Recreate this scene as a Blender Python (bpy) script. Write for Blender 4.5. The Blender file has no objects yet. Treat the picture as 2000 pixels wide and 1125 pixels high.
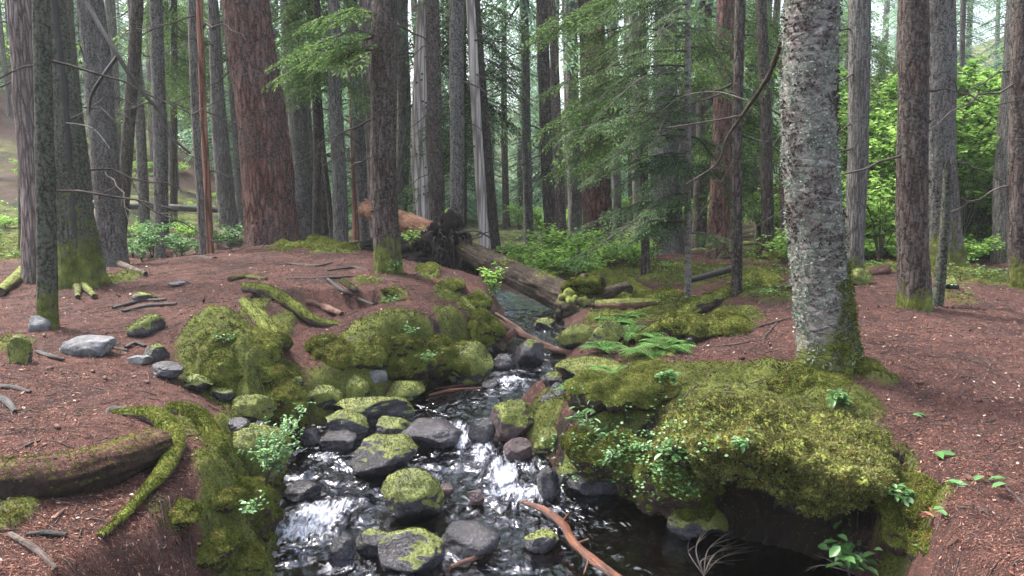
import bpy, math, random
import numpy as np
from mathutils import Vector, Matrix
random.seed(7)
RNG = np.random.default_rng(11)
R = math.radians
sc = bpy.context.scene
COL = sc.collection

# ------------------------------------------------------------------ camera
PITCH = R(6.4)
CAMZ = 2.0
F = 1500.0                      # focal length in pixels of a 2000 wide picture
cam = bpy.data.cameras.new('camera')
cam.sensor_width = 36.0
cam.lens = F / 2000 * 36.0
cam.clip_start = 0.05
cam.clip_end = 600
camo = bpy.data.objects.new('camera', cam)
camo.location = (0, 0, CAMZ)
camo.rotation_euler = (math.pi / 2 - PITCH, 0, 0)
COL.objects.link(camo)
sc.camera = camo

# ------------------------------------------------------------------ light
SUN_EL, SUN_AZ = 60.0, 300.0    # azimuth measured clockwise from +Y
world = bpy.data.worlds.new('World')
sc.world = world
world.use_nodes = True
wn = world.node_tree.nodes
wl = world.node_tree.links
bg = wn['Background']
sky = wn.new('ShaderNodeTexSky')
sky.sky_type = 'NISHITA'
sky.sun_disc = False
sky.sun_elevation = R(SUN_EL)
sky.sun_rotation = R(SUN_AZ)
sky.air_density = 1.0
sky.dust_density = 5.0
sky.ozone_density = 1.0
hs = wn.new('ShaderNodeHueSaturation')      # thin overcast: much greyer than a clear sky
hs.inputs['Saturation'].default_value = .6
wl.new(sky.outputs[0], hs.inputs['Color'])
wl.new(hs.outputs[0], bg.inputs[0])
bg.inputs[1].default_value = 0.15
sun = bpy.data.lights.new('sun', 'SUN')
sun.energy = 2.5
sun.angle = R(8)
sun.color = (1.0, 0.95, 0.88)
suno = bpy.data.objects.new('sun', sun)
dx = math.sin(R(SUN_AZ)) * math.cos(R(SUN_EL))
dy = math.cos(R(SUN_AZ)) * math.cos(R(SUN_EL))
dz = math.sin(R(SUN_EL))
suno.rotation_euler = Vector((dx, dy, dz)).to_track_quat('Z', 'Y').to_euler()
COL.objects.link(suno)
sc.view_settings.view_transform = 'Standard'
sc.view_settings.look = 'None'
sc.view_settings.exposure = 2.15
sc.view_settings.gamma = 1.0
sc.cycles.max_bounces = 6
sc.cycles.transparent_max_bounces = 6
sc.cycles.use_adaptive_sampling = True

# ------------------------------------------------------------------ noise
_perm = np.random.default_rng(3).permutation(256)
_perm = np.concatenate([_perm, _perm])
_g = np.random.default_rng(4).normal(size=(256, 3))
_g /= np.linalg.norm(_g, axis=1)[:, None]


def pn(x, y, z=0.0):
    x, y, z = np.broadcast_arrays(np.asarray(x, float), np.asarray(y, float), np.asarray(z, float))
    xi, yi, zi = np.floor(x).astype(int), np.floor(y).astype(int), np.floor(z).astype(int)
    xf, yf, zf = x - xi, y - yi, z - zi
    u, v, w = [t * t * t * (t * (t * 6 - 15) + 10) for t in (xf, yf, zf)]
    out = 0
    for a in (0, 1):
        for b in (0, 1):
            for c in (0, 1):
                h = _perm[_perm[_perm[(xi + a) & 255] + ((yi + b) & 255)] + ((zi + c) & 255)]
                g = _g[h]
                d = g[..., 0] * (xf - a) + g[..., 1] * (yf - b) + g[..., 2] * (zf - c)
                out = out + d * (u if a else 1 - u) * (v if b else 1 - v) * (w if c else 1 - w)
    return out * 1.5


def fbm(x, y, z=0.0, o=3):
    s, a = 0, 1.0
    for _ in range(o):
        s = s + a * pn(x, y, z)
        x, y, z, a = x * 2.03 + 7.1, y * 2.03 + 3.7, z * 2.03 + 1.3, a * 0.5
    return s


def sstep(e0, e1, x):
    t = np.clip((x - e0) / (e1 - e0), 0, 1)
    return t * t * (3 - 2 * t)


# ------------------------------------------------------------------ from the survey of the photograph to metres
CP, SP = math.cos(PITCH), math.sin(PITCH)


def ray(px, py):
    cx, cy = (px - 1000) / F, -(py - 562.5) / F
    return np.array([cx, CP + cy * SP, -SP + cy * CP])


def W(px, py, Y):
    d = ray(px, py)
    k = Y / d[1]
    return np.array([0, 0, CAMZ]) + d * k


def Wd(px, py, Y):
    return Vector(W(px, py, Y))


# ------------------------------------------------------------------ terrain
LAND = [  # px, py, distance
 (0,1125,2.45),(250,1125,2.6),(420,1125,3.0),(0,1000,3.0),(200,1040,2.9),(400,1000,3.3),(480,950,3.7),(450,900,4.1),(520,870,4.6),
 (0,880,3.6),(150,850,3.9),(330,810,4.5),(0,750,4.7),(200,740,5.0),(350,760,5.0),(430,800,5.0),(60,650,6.5),(250,640,6.6),
 (165,560,9),(300,560,8.5),(0,560,9),(350,620,6.8),(430,600,6.3),(400,650,5.9),(470,690,5.6),(400,750,5.5),(510,740,5.6),(470,790,5.5),
 (560,715,6.2),(600,750,5.9),(600,790,5.8),(550,650,6.8),(600,605,7.4),(520,590,7.2),(450,540,8.8),(350,530,9.5),(600,520,9.5),
 (560,478,12),(620,468,12.5),(480,485,12.5),(700,510,9.8),(760,528,9.1),(820,545,8.8),(720,600,7.3),(800,595,7.2),(880,600,7.6),(935,615,8.0),
 (730,645,6.6),(680,665,6.6),(800,640,6.7),(900,655,6.9),(860,690,6.7),(700,735,6.2),(870,520,10.4),(960,560,12.5),(1000,500,18),(1000,478,24),
 (900,470,22),(700,470,20),(640,440,20),(400,500,14),(250,505,14),(100,485,15),(0,455,16),(400,430,20),(200,405,20),(0,400,20),(300,330,26),
 (350,268,30),(0,190,30),(200,225,30),(450,335,30),(560,400,30),(650,430,28),(0,300,24),(1000,440,35),(1000,420,70),(0,150,50),(500,300,60),
 (1780,1100,3.2),(1850,1125,2.8),(2000,1125,2.6),(1900,1000,3.1),(2000,1000,3.2),(1810,1000,3.25),(1790,950,3.6),(1900,900,3.7),(2000,880,3.9),
 (1700,850,4.2),(1600,780,4.6),(1640,720,5.0),(1500,720,5.1),(1400,720,5.2),(1800,720,5.1),(1980,720,5.2),(1900,640,6.7),(1750,620,7.2),
 (1500,620,7.3),(1450,580,8.3),(1600,560,9.2),(1850,530,10),(1980,560,9.0),(1700,530,10.5),(1350,790,4.9),(1250,740,5.2),(1180,760,5.3),
 (1150,800,5.1),(1300,830,4.8),(1200,870,4.9),(1100,850,5.2),(1380,650,6.5),(1300,700,6.2),(1450,660,6.2),(1320,660,7.2),(1250,690,6.9),
 (1200,650,8),(1250,600,9),(1350,600,8.5),(1150,590,10),(1200,540,12),(1100,510,15),(1300,520,13),(1400,500,14),(1600,500,14),(1500,520,12),
 (1900,480,17),(1900,400,22),(1900,250,30),(1700,400,24),(1700,250,34),(2000,150,36),(1500,440,24),(1500,390,40),(1200,440,35),(1500,330,70),
 (-1500,400,20),(3500,400,20),(-1500,560,9),(3500,560,9),(-1500,100,50),(3500,100,50),(1000,300,110),(-200,0,110),(2200,0,110)]
LP = [W(*c) for c in LAND] + [np.array(p) for p in [(-2, 1, .74), (-6, 1, .8), (2.2, 1, .72), (6, 1, .8), (-5, 3, .82), (5, 3, .82), (1.9,4.9,.8),(1.3,5.0,.78)]]
LP = np.array(LP)


def uv(X, Y):
    return X / Y, np.log(Y) * 0.9


_u, _v = uv(LP[:, 0], LP[:, 1])
C2 = 0.03 ** 2
_A = np.sqrt((_u[:, None] - _u[None]) ** 2 + (_v[:, None] - _v[None]) ** 2 + C2)
_n = len(_u)
_M = np.zeros((_n + 3, _n + 3))
_M[:_n, :_n] = _A - 0.004 * np.eye(_n)
_M[:_n, _n] = 1; _M[:_n, _n + 1] = _u; _M[:_n, _n + 2] = _v
_M[_n, :_n] = 1; _M[_n + 1, :_n] = _u; _M[_n + 2, :_n] = _v
_w = np.linalg.solve(_M, np.concatenate([LP[:, 2], [0, 0, 0]]))


def land(X, Y):
    shp = np.shape(X)
    u, v = uv(np.ravel(X), np.ravel(Y))
    out = np.empty(len(u))
    for i in range(0, len(u), 40000):
        a, b = u[i:i + 40000], v[i:i + 40000]
        r = np.sqrt((a[:, None] - _u) ** 2 + (b[:, None] - _v) ** 2 + C2)
        out[i:i + 40000] = r @ _w[:_n] + _w[_n] + a * _w[_n + 1] + b * _w[_n + 2]
    return out.reshape(shp)


LEFT = np.array([(0,-1.3),(3,-1.28),(3.93,-1.28),(4.39,-1.40),(4.8,-1.5),(5.22,-1.58),(5.68,-1.67),(6.05,-1.5),(6.37,-1.02),(6.57,-.88),(6.82,-.77),
                 (7.04,-.47),(7.46,-.22),(8,-.08),(8.54,-.03),(10,-.1),(11,-.8),(12,-1.6),(14,-3.5),(20,-6),(60,-12)])
RIGHT = np.array([(0,1.5),(3,1.5),(3.5,1.72),(3.9,1.85),(4.15,1.78),(4.32,1.45),(4.5,1.12),(4.75,.88),(4.92,.69),(5.05,.36),(5.4,.18),(5.68,.02),(6.0,-.05),(6.24,-.05),(6.43,.2),
                  (6.82,.42),(7.67,.51),(8.1,.486),(8.77,.585),(10,.567),(11,.2),(12,-.3),(14,-2),(20,-4.6),(60,-10)])
ZWT = np.array([(0,-.05),(3,-.03),(3.93,0),(4.39,.01),(4.8,.06),(5.22,.12),(5.68,.2),(6.05,.25),(6.43,.32),(6.82,.36),(7.67,.44),(8.1,.5),(8.77,.55),(10,.62),(14,.68),(20,.75),(60,.9)])


def zw(Y):
    return np.interp(Y, ZWT[:, 0], ZWT[:, 1])


def edge_d(X, Y):
    """distance inside the stream (positive) or outside (negative)"""
    wob = 0.05 * pn(X * 2.1, Y * 2.1, 5.0)
    return np.minimum(X - np.interp(Y, LEFT[:, 0], LEFT[:, 1]), np.interp(Y, RIGHT[:, 0], RIGHT[:, 1]) - X) + wob


def base_h(X, Y):
    L = land(X, Y)
    d = edge_d(X, Y)
    z0 = zw(Y)
    bed = z0 - .02 - .13 * sstep(0, .45, d) + .035 * pn(X * 3.1, Y * 3.1, 2.2) + .018 * pn(X * 8, Y * 8, 9.)
    o = np.maximum(-d, 0)
    t = sstep(0, 1, np.clip(o / .33, 0, 1))
    t = t * .75 + .25 * np.clip(o / .15, 0, 1)
    t = np.clip(t, 0, 1)
    z = bed + (np.maximum(L, z0 + .03) - bed) * t
    near = np.clip(12 / Y, .3, 1)
    z = z + (.045 * pn(X * 1.3, Y * 1.3, 1.) + .022 * pn(X * 4.3, Y * 4.3, 3.)) * np.where(d > 0, 0, 1) * sstep(0, .3, o)
    q = np.sqrt(((X + 1.78) / .8) ** 2 + ((Y - 7.62) / .42) ** 2) + .25 * pn(X * 3, Y * 3, 6.)
    z = z - .19 * (1 - sstep(.82, 1.0, q))
    far = sstep(14, 24, Y)
    z = z + far * (.35 * pn(X * .22, Y * .22, 8.) + .12 * pn(X * .8, Y * .8, 8.5))
    return z


def hit(px, py, water=True, ymin=1.5, ymax=60):
    d = ray(px, py)
    Y = np.exp(np.linspace(math.log(ymin), math.log(ymax), 1500))
    k = Y / d[1]
    X = d[0] * k
    Z = CAMZ + d[2] * k
    g = base_h(X, Y)
    if water:
        g = np.where(edge_d(X, Y) > 0, np.maximum(g, zw(Y)), g)
    b = np.nonzero(Z < g)[0]
    i = b[0] if len(b) else len(Y) - 1
    return np.array([X[i], Y[i], g[i]])


MOSS = [  # px, py, rx, ry, strength
 (430,640,.38,.45,1),(470,720,.35,.35,1),(400,730,.2,.25,.8),(520,780,.3,.2,1),(610,770,.4,.2,.8),(545,650,.12,.5,.8),(500,600,.1,.35,.8),(740,640,.35,.25,1),
 (690,690,.3,.3,.9),(800,660,.4,.2,1),(900,690,.3,.3,1),(875,570,.16,.6,1),(920,605,.16,.5,1),(840,535,.14,.5,.9),(610,468,.75,.8,1),(650,492,.4,.35,.9),
 (770,580,.16,.16,.9),(720,548,.2,.2,.7),(230,545,.32,.4,.9),(150,515,.45,.6,.8),(475,980,.2,.45,1),(495,900,.2,.4,1),(470,1080,.16,.4,1),(420,850,.25,.25,.9),
 (320,1000,.10,.12,.5),(0,1010,.12,.2,.9),(340,400,3,3,1),(100,430,4,3,1),(50,485,2,3,.9),(640,430,3,4,1),(0,670,.25,.4,.7),
 (1300,770,.55,.35,1),(1450,780,.5,.35,1),(1550,745,.4,.3,1),(1250,870,.4,.25,1),(1150,850,.25,.2,1),(1400,850,.4,.35,1),(1180,790,.2,.2,.7),(1620,790,.35,.25,.8),
 (1700,735,.18,.12,1),(1650,840,.3,.25,.75),(1745,960,.12,.25,.8),(1770,1080,.1,.3,.9),(1430,620,.3,.5,1),(1480,570,.4,.8,.9),(1300,610,.8,.7,.75),(1200,620,.4,.5,.9),
 (1400,540,1.2,1.2,.75),(1520,505,.8,1,.9),(1250,530,1.3,1.5,.7),(1100,520,1,2,.7),(1730,520,.9,.8,.95),(1900,535,.9,.7,.95),(1850,580,.4,.4,.5),(1270,700,.3,.3,.9),
 (1065,805,.16,.3,.9),(1600,470,6,3,.6),(1200,480,5,4,.5),(1000,478,6,4,.7)]
MB = [(hit(a, b, water=False), rx, ry, s) for a, b, rx, ry, s in MOSS]


def moss_f(X, Y):
    m = np.zeros(np.shape(X))
    for p, rx, ry, s in MB:
        q = np.sqrt(((X - p[0]) / rx) ** 2 + ((Y - p[1]) / ry) ** 2)
        m = np.maximum(m, s * (1 - sstep(.55, 1.25, q)))
    n = fbm(X * 3.2, Y * 3.2, 4., 4)
    far = sstep(18, 27, Y + 4 * pn(X * .15, Y * .15, 6.)) * np.where(X < -3, np.clip(.15 + 1.6 * pn(X * .35, Y * .35, 3.), 0, 1), 1.0) + sstep(30, 36, Y)
    return np.clip(np.maximum(sstep(.25, .75, m + .35 * n * (m > .02) * 1.0), far), 0, 1)


def height(X, Y):
    z = base_h(X, Y)
    m = moss_f(X, Y)
    lump = np.abs(pn(X * 5.5, Y * 5.5, 20.)) * .07 + np.abs(pn(X * 14, Y * 14, 21.)) * .03
    z = z + m * (lump + .01) * np.clip(12 / Y, .3, 1)
    z = z + (1 - m) * (.012 * pn(X * 13, Y * 13, 30.) + .006 * pn(X * 31, Y * 31, 31.)) * np.clip(8 / Y, 0, 1)
    return z


def gz(x, y):
    return float(height(np.array([x]), np.array([y]))[0])


# ------------------------------------------------------------------ mesh helpers
class Acc:
    def __init__(s):
        s.V = []; s.F = []; s.A = []; s.M = []; s.C = []; s.n = 0

    def add(s, v, f, a=0.0, mi=0, m=0.0, c=None):
        v = np.asarray(v, float).reshape(-1, 3)
        s.C.append(v if c is None else c)
        f = np.asarray(f, int)
        s.V.append(v)
        s.F.append((f + s.n, mi))
        a = np.broadcast_to(np.asarray(a, float), (len(v),))
        s.A.append(a)
        s.M.append(np.broadcast_to(np.asarray(m, float), (len(v),)))
        s.n += len(v)

    def build(s, name, mats, parent=None, smooth=True, loc=None):
        V = np.concatenate(s.V)
        if loc is not None:
            V = V - np.array(loc)
        me = bpy.data.meshes.new(name)
        me.vertices.add(len(V))
        me.vertices.foreach_set('co', V.astype(np.float32).ravel())
        li = np.concatenate([f.ravel() for f, _ in s.F]).astype(np.int32)
        tot = np.concatenate([np.full(len(f), f.shape[1]) for f, _ in s.F]).astype(np.int32)
        mi = np.concatenate([np.full(len(f), k) for f, k in s.F]).astype(np.int32)
        st = np.concatenate([[0], np.cumsum(tot)[:-1]]).astype(np.int32)
        me.loops.add(len(li))
        me.loops.foreach_set('vertex_index', li)
        me.polygons.add(len(tot))
        me.polygons.foreach_set('loop_start', st)
        me.polygons.foreach_set('loop_total', tot)
        me.polygons.foreach_set('material_index', mi)
        me.polygons.foreach_set('use_smooth', np.full(len(tot), smooth))
        for nm, arr in (('v', s.A), ('m', s.M)):
            at = me.attributes.new(nm, 'FLOAT', 'POINT')
            at.data.foreach_set('value', np.concatenate(arr).astype(np.float32))
        if any(x is not y for x, y in zip(s.C, s.V)):
            at = me.attributes.new('axc', 'FLOAT_VECTOR', 'POINT')
            at.data.foreach_set('vector', np.concatenate(s.C).astype(np.float32).ravel())
        me.update(calc_edges=True)
        me.validate()
        if not isinstance(mats, (list, tuple)):
            mats = [mats]
        for x in mats:
            me.materials.append(x)
        o = bpy.data.objects.new(name, me)
        COL.objects.link(o)
        if loc is not None and parent is None:
            o.location = loc
        if parent is not None:
            o.parent = parent
        return o


def tag(o, label, cat, group=None, kind=None):
    if label: o['label'] = label
    if cat: o['category'] = cat
    if group: o['group'] = group
    if kind: o['kind'] = kind
    return o


def thing(name, label, cat, loc, group=None):
    o = bpy.data.objects.new(name, None)
    o.empty_display_size = .1
    COL.objects.link(o)
    o.location = loc
    return tag(o, label, cat, group)


def tube(pts, rad, seg=8, ridge=0.0, rs=6.0, flare=0.0, fl_h=.3, lobes=5, seed=0.0, cap=True, squash=1.0, low=2.0, jag=0.0):
    """a swept tube with bark relief; returns verts, faces"""
    P = np.asarray(pts, float)
    rad = np.asarray(rad, float)
    n = len(P)
    T = np.gradient(P, axis=0)
    T /= np.linalg.norm(T, axis=1)[:, None] + 1e-9
    ref = np.array([1., 0, 0]) if abs(T[0][0]) < .8 else np.array([0, 1., 0])
    N = np.zeros((n, 3)); B = np.zeros((n, 3))
    cur = ref
    for i in range(n):
        cur = cur - T[i] * cur.dot(T[i]); cur = cur / (np.linalg.norm(cur) + 1e-9)
        N[i] = cur; B[i] = np.cross(T[i], cur)
    th = np.linspace(0, 2 * math.pi, seg, endpoint=False)
    L = np.concatenate([[0], np.cumsum(np.linalg.norm(np.diff(P, axis=0), axis=1))])
    rr = np.repeat(rad[:, None], seg, 1)
    tt = np.repeat(th[None], n, 0); ll = np.repeat(L[:, None], seg, 1)
    if flare:
        e = np.exp(-ll / fl_h)
        lob = (.5 + .5 * np.cos(lobes * tt + seed * 3 + .8 * pn(tt * 1.3, seed, 0))) ** 1.5
        rr = rr * (1 + flare * e * (.35 + lob))
    if ridge:
        c, s_ = np.cos(tt), np.sin(tt)
        kk = rad.mean() * rs * 4
        a = 1 - 2 * np.abs(pn(c * kk + seed, s_ * kk, ll * rs * .35))
        b = pn(c * kk * 2.6 + seed, s_ * kk * 2.6, ll * rs * 1.2)
        g = pn(c * low + seed * 2, s_ * low, ll * low)
        rr = rr * (1 + ridge * (a * .6 + b * .5)) + rr * .07 * g
    if jag:
        P = P.copy()
    x = np.cos(tt)[..., None] * N[:, None] + np.sin(tt)[..., None] * B[:, None] * squash
    V = P[:, None] + x * rr[..., None]
    if jag:
        V[-1] += T[-1] * (RNG.random(seg)[:, None] - .5) * jag
        V[-2] += T[-2] * (RNG.random(seg)[:, None] - .5) * jag * .4
    V = V.reshape(-1, 3)
    i = np.arange(n - 1)[:, None] * seg
    j = np.arange(seg)[None]
    k = (j + 1) % seg
    Fq = np.stack([i + j, i + k, i + seg + k, i + seg + j], -1).reshape(-1, 4)
    return V, Fq


def grain(V, pts, seg):
    """coordinates that run along a tube: across, across, length"""
    P = np.asarray(pts); n = len(P)
    L = np.concatenate([[0], np.cumsum(np.linalg.norm(np.diff(P, axis=0), axis=1))])
    th = np.linspace(0, 2 * math.pi, seg, endpoint=False)
    r = np.linalg.norm(V.reshape(n, seg, 3) - P[:, None], axis=2)
    return np.stack([np.cos(th)[None] * r, np.sin(th)[None] * r, np.repeat(L[:, None], seg, 1)], -1).reshape(-1, 3)


def tube_to(acc, pts, rad, seg=8, mi=0, a=0.0, m=0.0, cap=True, **k):
    V, Fq = tube(pts, rad, seg, **k)
    acc.add(V, Fq, a, mi, m)
    if cap:
        c0, c1 = np.mean(V[:seg], 0), np.mean(V[-seg:], 0)
        n = len(V)
        ring = np.arange(seg)
        f0 = np.stack([np.full(seg, seg), (ring + 1) % seg, ring], -1)
        acc.add(np.vstack([V[:seg], c0]), f0, a if np.isscalar(a) else 0, mi, m if np.isscalar(m) else 0)
        f1 = np.stack([np.full(seg, seg), ring, (ring + 1) % seg], -1)
        acc.add(np.vstack([V[-seg:], c1]), f1, a if np.isscalar(a) else 0, mi, m if np.isscalar(m) else 0)


def smooth_path(pts, n):
    P = np.array([list(p) for p in pts], float)
    t = np.linspace(0, len(P) - 1, n)
    out = []
    for x in t:
        i = min(int(x), len(P) - 2); f = x - i
        p0 = P[max(i - 1, 0)]; p1 = P[i]; p2 = P[i + 1]; p3 = P[min(i + 2, len(P) - 1)]
        out.append(.5 * ((2 * p1) + (-p0 + p2) * f + (2 * p0 - 5 * p1 + 4 * p2 - p3) * f * f + (-p0 + 3 * p1 - 3 * p2 + p3) * f ** 3))
    return np.array(out)


def diamonds(base, d, side, L, Wd_, up=None, fold=0.0):
    """leaf diamonds: base (n,3), direction d, side s, length L, width; returns verts, quads"""
    n = len(base)
    L = np.broadcast_to(np.asarray(L, float), (n,))[:, None]
    w = np.broadcast_to(np.asarray(Wd_, float), (n,))[:, None]
    mid = base + d * L * .45
    if up is not None:
        mid = mid + up * L * fold
    V = np.stack([base, mid + side * w * .5, base + d * L, mid - side * w * .5], 1).reshape(-1, 3)
    Fq = np.arange(4 * n).reshape(n, 4)
    return V, Fq


def unit(a):
    return a / (np.linalg.norm(a, axis=-1, keepdims=True) + 1e-9)


def tufts(P, N, size, rng, k=5, hang=0.0, wid=.38):
    """k little pointed leaflets fanned about each point P with normal N"""
    n = len(P)
    P = np.repeat(P, k, 0); N = np.repeat(N, k, 0)
    r = unit(rng.normal(size=P.shape))
    d = unit(N * .55 + r * .75 + np.array([0, 0, -hang]))
    s = unit(np.cross(d, rng.normal(size=P.shape)))
    L = size * (.5 + rng.random(len(P)))
    V, Fq = diamonds(P - N * size * .2 if np.isscalar(size) else P, d, s, L, L * wid)
    tone = np.repeat(np.repeat(rng.random(n), k) * .7 + rng.random(n * k) * .3, 4)
    return V, Fq, tone


# ------------------------------------------------------------------ materials
class NT:
    def __init__(s, name):
        s.m = bpy.data.materials.new(name)
        s.m.use_nodes = True
        s.t = s.m.node_tree
        s.t.nodes.clear()
        s.out = s.n('OutputMaterial')

    def n(s, ty, **k):
        x = s.t.nodes.new('ShaderNode' + ty)
        for a, b in k.items():
            setattr(x, a, b)
        return x

    def l(s, a, b):
        s.t.links.new(a, b)

    def coord(s, scale=(1, 1, 1), kind='Object'):
        c = s.n('TexCoord'); mp = s.n('Mapping')
        mp.inputs['Scale'].default_value = scale
        s.l(c.outputs[kind], mp.inputs[0])
        return mp.outputs[0]

    def noise(s, co, scale, detail=4, rough=.6, dist=0):
        x = s.n('TexNoise')
        x.inputs['Scale'].default_value = scale
        x.inputs['Detail'].default_value = detail
        x.inputs['Roughness'].default_value = rough
        x.inputs['Distortion'].default_value = dist
        s.l(co, x.inputs['Vector'])
        return x.outputs[0]

    def voro(s, co, scale, feature='F1', rnd=1):
        x = s.n('TexVoronoi', feature=feature)
        x.inputs['Scale'].default_value = scale
        s.l(co, x.inputs['Vector'])
        return x

    def ramp(s, f, stops, interp='LINEAR'):
        x = s.n('ValToRGB')
        x.color_ramp.interpolation = interp
        e = x.color_ramp.elements
        e[0].position = stops[0][0]; e[0].color = (*stops[0][1], 1)
        e[1].position = stops[-1][0]; e[1].color = (*stops[-1][1], 1)
        for p, c in stops[1:-1]:
            y = e.new(p); y.color = (*c, 1)
        s.l(f, x.inputs[0])
        return x.outputs[0]

    def fr(s, f, lo, hi):
        x = s.n('MapRange')
        x.interpolation_type = 'SMOOTHSTEP'
        x.inputs[1].default_value = lo; x.inputs[2].default_value = hi
        s.l(f, x.inputs[0])
        return x.outputs[0]

    def mix(s, fac, a, b):
        x = s.n('Mix', data_type='RGBA')
        for v, i in ((fac, 0), (a, 6), (b, 7)):
            if hasattr(v, 'is_output'): s.l(v, x.inputs[i])
            elif i == 0: x.inputs[0].default_value = v
            else: x.inputs[i].default_value = (*v, 1)
        return x.outputs[2]

    def math(s, op, a, b=0.0):
        x = s.n('Math', operation=op)
        for i, v in enumerate((a, b)):
            if hasattr(v, 'is_output'): s.l(v, x.inputs[i])
            else: x.inputs[i].default_value = v
        return x.outputs[0]

    def attr(s, name):
        x = s.n('Attribute'); x.attribute_name = name
        return x.outputs['Fac']

    def bump(s, h, strength, dist, normal=None):
        x = s.n('Bump')
        x.inputs['Strength'].default_value = strength
        x.inputs['Distance'].default_value = dist
        s.l(h, x.inputs['Height'])
        if normal is not None: s.l(normal, x.inputs['Normal'])
        return x.outputs[0]

    def bsdf(s, col, rough=.9, spec=.2, normal=None):
        b = s.n('BsdfPrincipled')
        if hasattr(col, 'is_output'): s.l(col, b.inputs['Base Color'])
        else: b.inputs['Base Color'].default_value = (*col, 1)
        if hasattr(rough, 'is_output'): s.l(rough, b.inputs['Roughness'])
        else: b.inputs['Roughness'].default_value = rough
        b.inputs['Specular IOR Level'].default_value = spec
        if normal is not None: s.l(normal, b.inputs['Normal'])
        return b

    def done(s, sh):
        s.l(sh.outputs[0], s.out.inputs[0])
        return s.m


MOSS_LO, MOSS_MID, MOSS_HI = (.017, .021, .007), (.10, .118, .024), (.25, .28, .07)


def moss_color(t, co, scale=1.0):
    a = t.noise(co, 5 * scale, 3, .6)
    b = t.noise(co, 60 * scale, 3, .7)
    f = t.math('ADD', t.math('MULTIPLY', a, .55), t.math('MULTIPLY', b, .45))
    return t.ramp(f, [(.3, MOSS_LO), (.47, MOSS_MID), (.68, MOSS_HI)])


def litter_color(t, co):
    """needle litter: rust, tan, dark humus and pale chips at needle size"""
    x = t.n('TexVoronoi'); x.inputs['Scale'].default_value = 55; x.inputs['Randomness'].default_value = 1
    wv = t.n('Mapping'); wv.inputs['Scale'].default_value = (1, 2.2, 1)
    wob = t.n('VectorMath', operation='ADD')
    nz = t.n('TexNoise'); nz.inputs['Scale'].default_value = 9
    t.l(co, nz.inputs['Vector']); t.l(nz.outputs[1], wob.inputs[1]); t.l(co, wob.inputs[0])
    t.l(wob.outputs[0], wv.inputs[0]); t.l(wv.outputs[0], x.inputs['Vector'])
    sep = t.n('SeparateColor'); t.l(x.outputs['Color'], sep.inputs[0])
    c = t.ramp(sep.outputs[0], [(0, (.010, .007, .009)), (.3, (.042, .018, .017)), (.6, (.105, .043, .036)), (.85, (.18, .082, .064)), (.97, (.30, .18, .14)), (1, (.42, .36, .34))])
    big = t.noise(co, 1.6, 4, .6)
    mid = t.noise(co, 7, 4, .65)
    c2 = t.ramp(mid, [(.3, (.025, .014, .014)), (.5, (.10, .043, .036)), (.72, (.19, .085, .066))])
    c = t.mix(.5, c, c2)
    dry = t.noise(co, 2.7, 5, .7)
    c = t.mix(t.math('MULTIPLY', t.fr(dry, .52, .7), .45), c, (.26, .13, .095))
    return t.mix(t.fr(big, .46, .66), c, t.mix(.65, c, (.032, .02, .021))), x.outputs['Distance'], mid


def mat_ground():
    t = NT('forest_floor')
    co = t.coord()
    lit, vd, mid = litter_color(t, co)
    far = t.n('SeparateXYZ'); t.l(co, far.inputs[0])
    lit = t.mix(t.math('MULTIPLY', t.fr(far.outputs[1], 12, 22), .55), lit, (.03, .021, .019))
    ms = moss_color(t, co)
    m = t.attr('m'); wet = t.attr('v')
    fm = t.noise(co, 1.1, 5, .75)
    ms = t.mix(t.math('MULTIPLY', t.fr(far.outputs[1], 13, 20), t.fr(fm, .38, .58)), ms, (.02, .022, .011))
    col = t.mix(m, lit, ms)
    peb = t.voro(co, 16)
    sp = t.n('SeparateColor'); t.l(peb.outputs['Color'], sp.inputs[0])
    bed = t.ramp(sp.outputs[1], [(0, (.010, .008, .008)), (.5, (.026, .019, .016)), (.85, (.05, .034, .028)), (1, (.08, .065, .06))])
    bed = t.mix(t.fr(t.noise(co, 3, 4), .35, .65), bed, (.03, .02, .014))
    col = t.mix(t.fr(wet, .35, .65), col, bed)
    n1 = t.noise(co, 45, 5, .75)
    h = t.math('ADD', t.math('MULTIPLY', vd, .6), n1)
    nb = t.bump(h, .9, .03)
    rough = t.math('SUBTRACT', .93, t.math('MULTIPLY', wet, .45))
    return t.done(t.bsdf(col, rough, .25, nb))


def mat_moss(name='moss', lo=MOSS_LO, mid=MOSS_MID, hi=MOSS_HI):
    t = NT(name)
    v = t.attr('v')
    co = t.coord()
    big = t.noise(co, 4, 3, .6)
    f = t.math('ADD', t.math('MULTIPLY', v, .6), t.math('MULTIPLY', t.fr(big, .3, .7), .4))
    c = t.ramp(f, [(.1, lo), (.5, mid), (.92, hi)])
    br = t.mix(t.math('MULTIPLY', t.fr(t.noise(co, 9, 3), .56, .7), .55), c, (.15, .085, .03))
    d = t.n('BsdfDiffuse'); t.l(br, d.inputs[0])
    tr = t.n('BsdfTranslucent'); t.l(br, tr.inputs[0])
    mx = t.n('MixShader'); mx.inputs[0].default_value = .3
    t.l(d.outputs[0], mx.inputs[1]); t.l(tr.outputs[0], mx.inputs[2])
    return t.done(mx)


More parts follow.
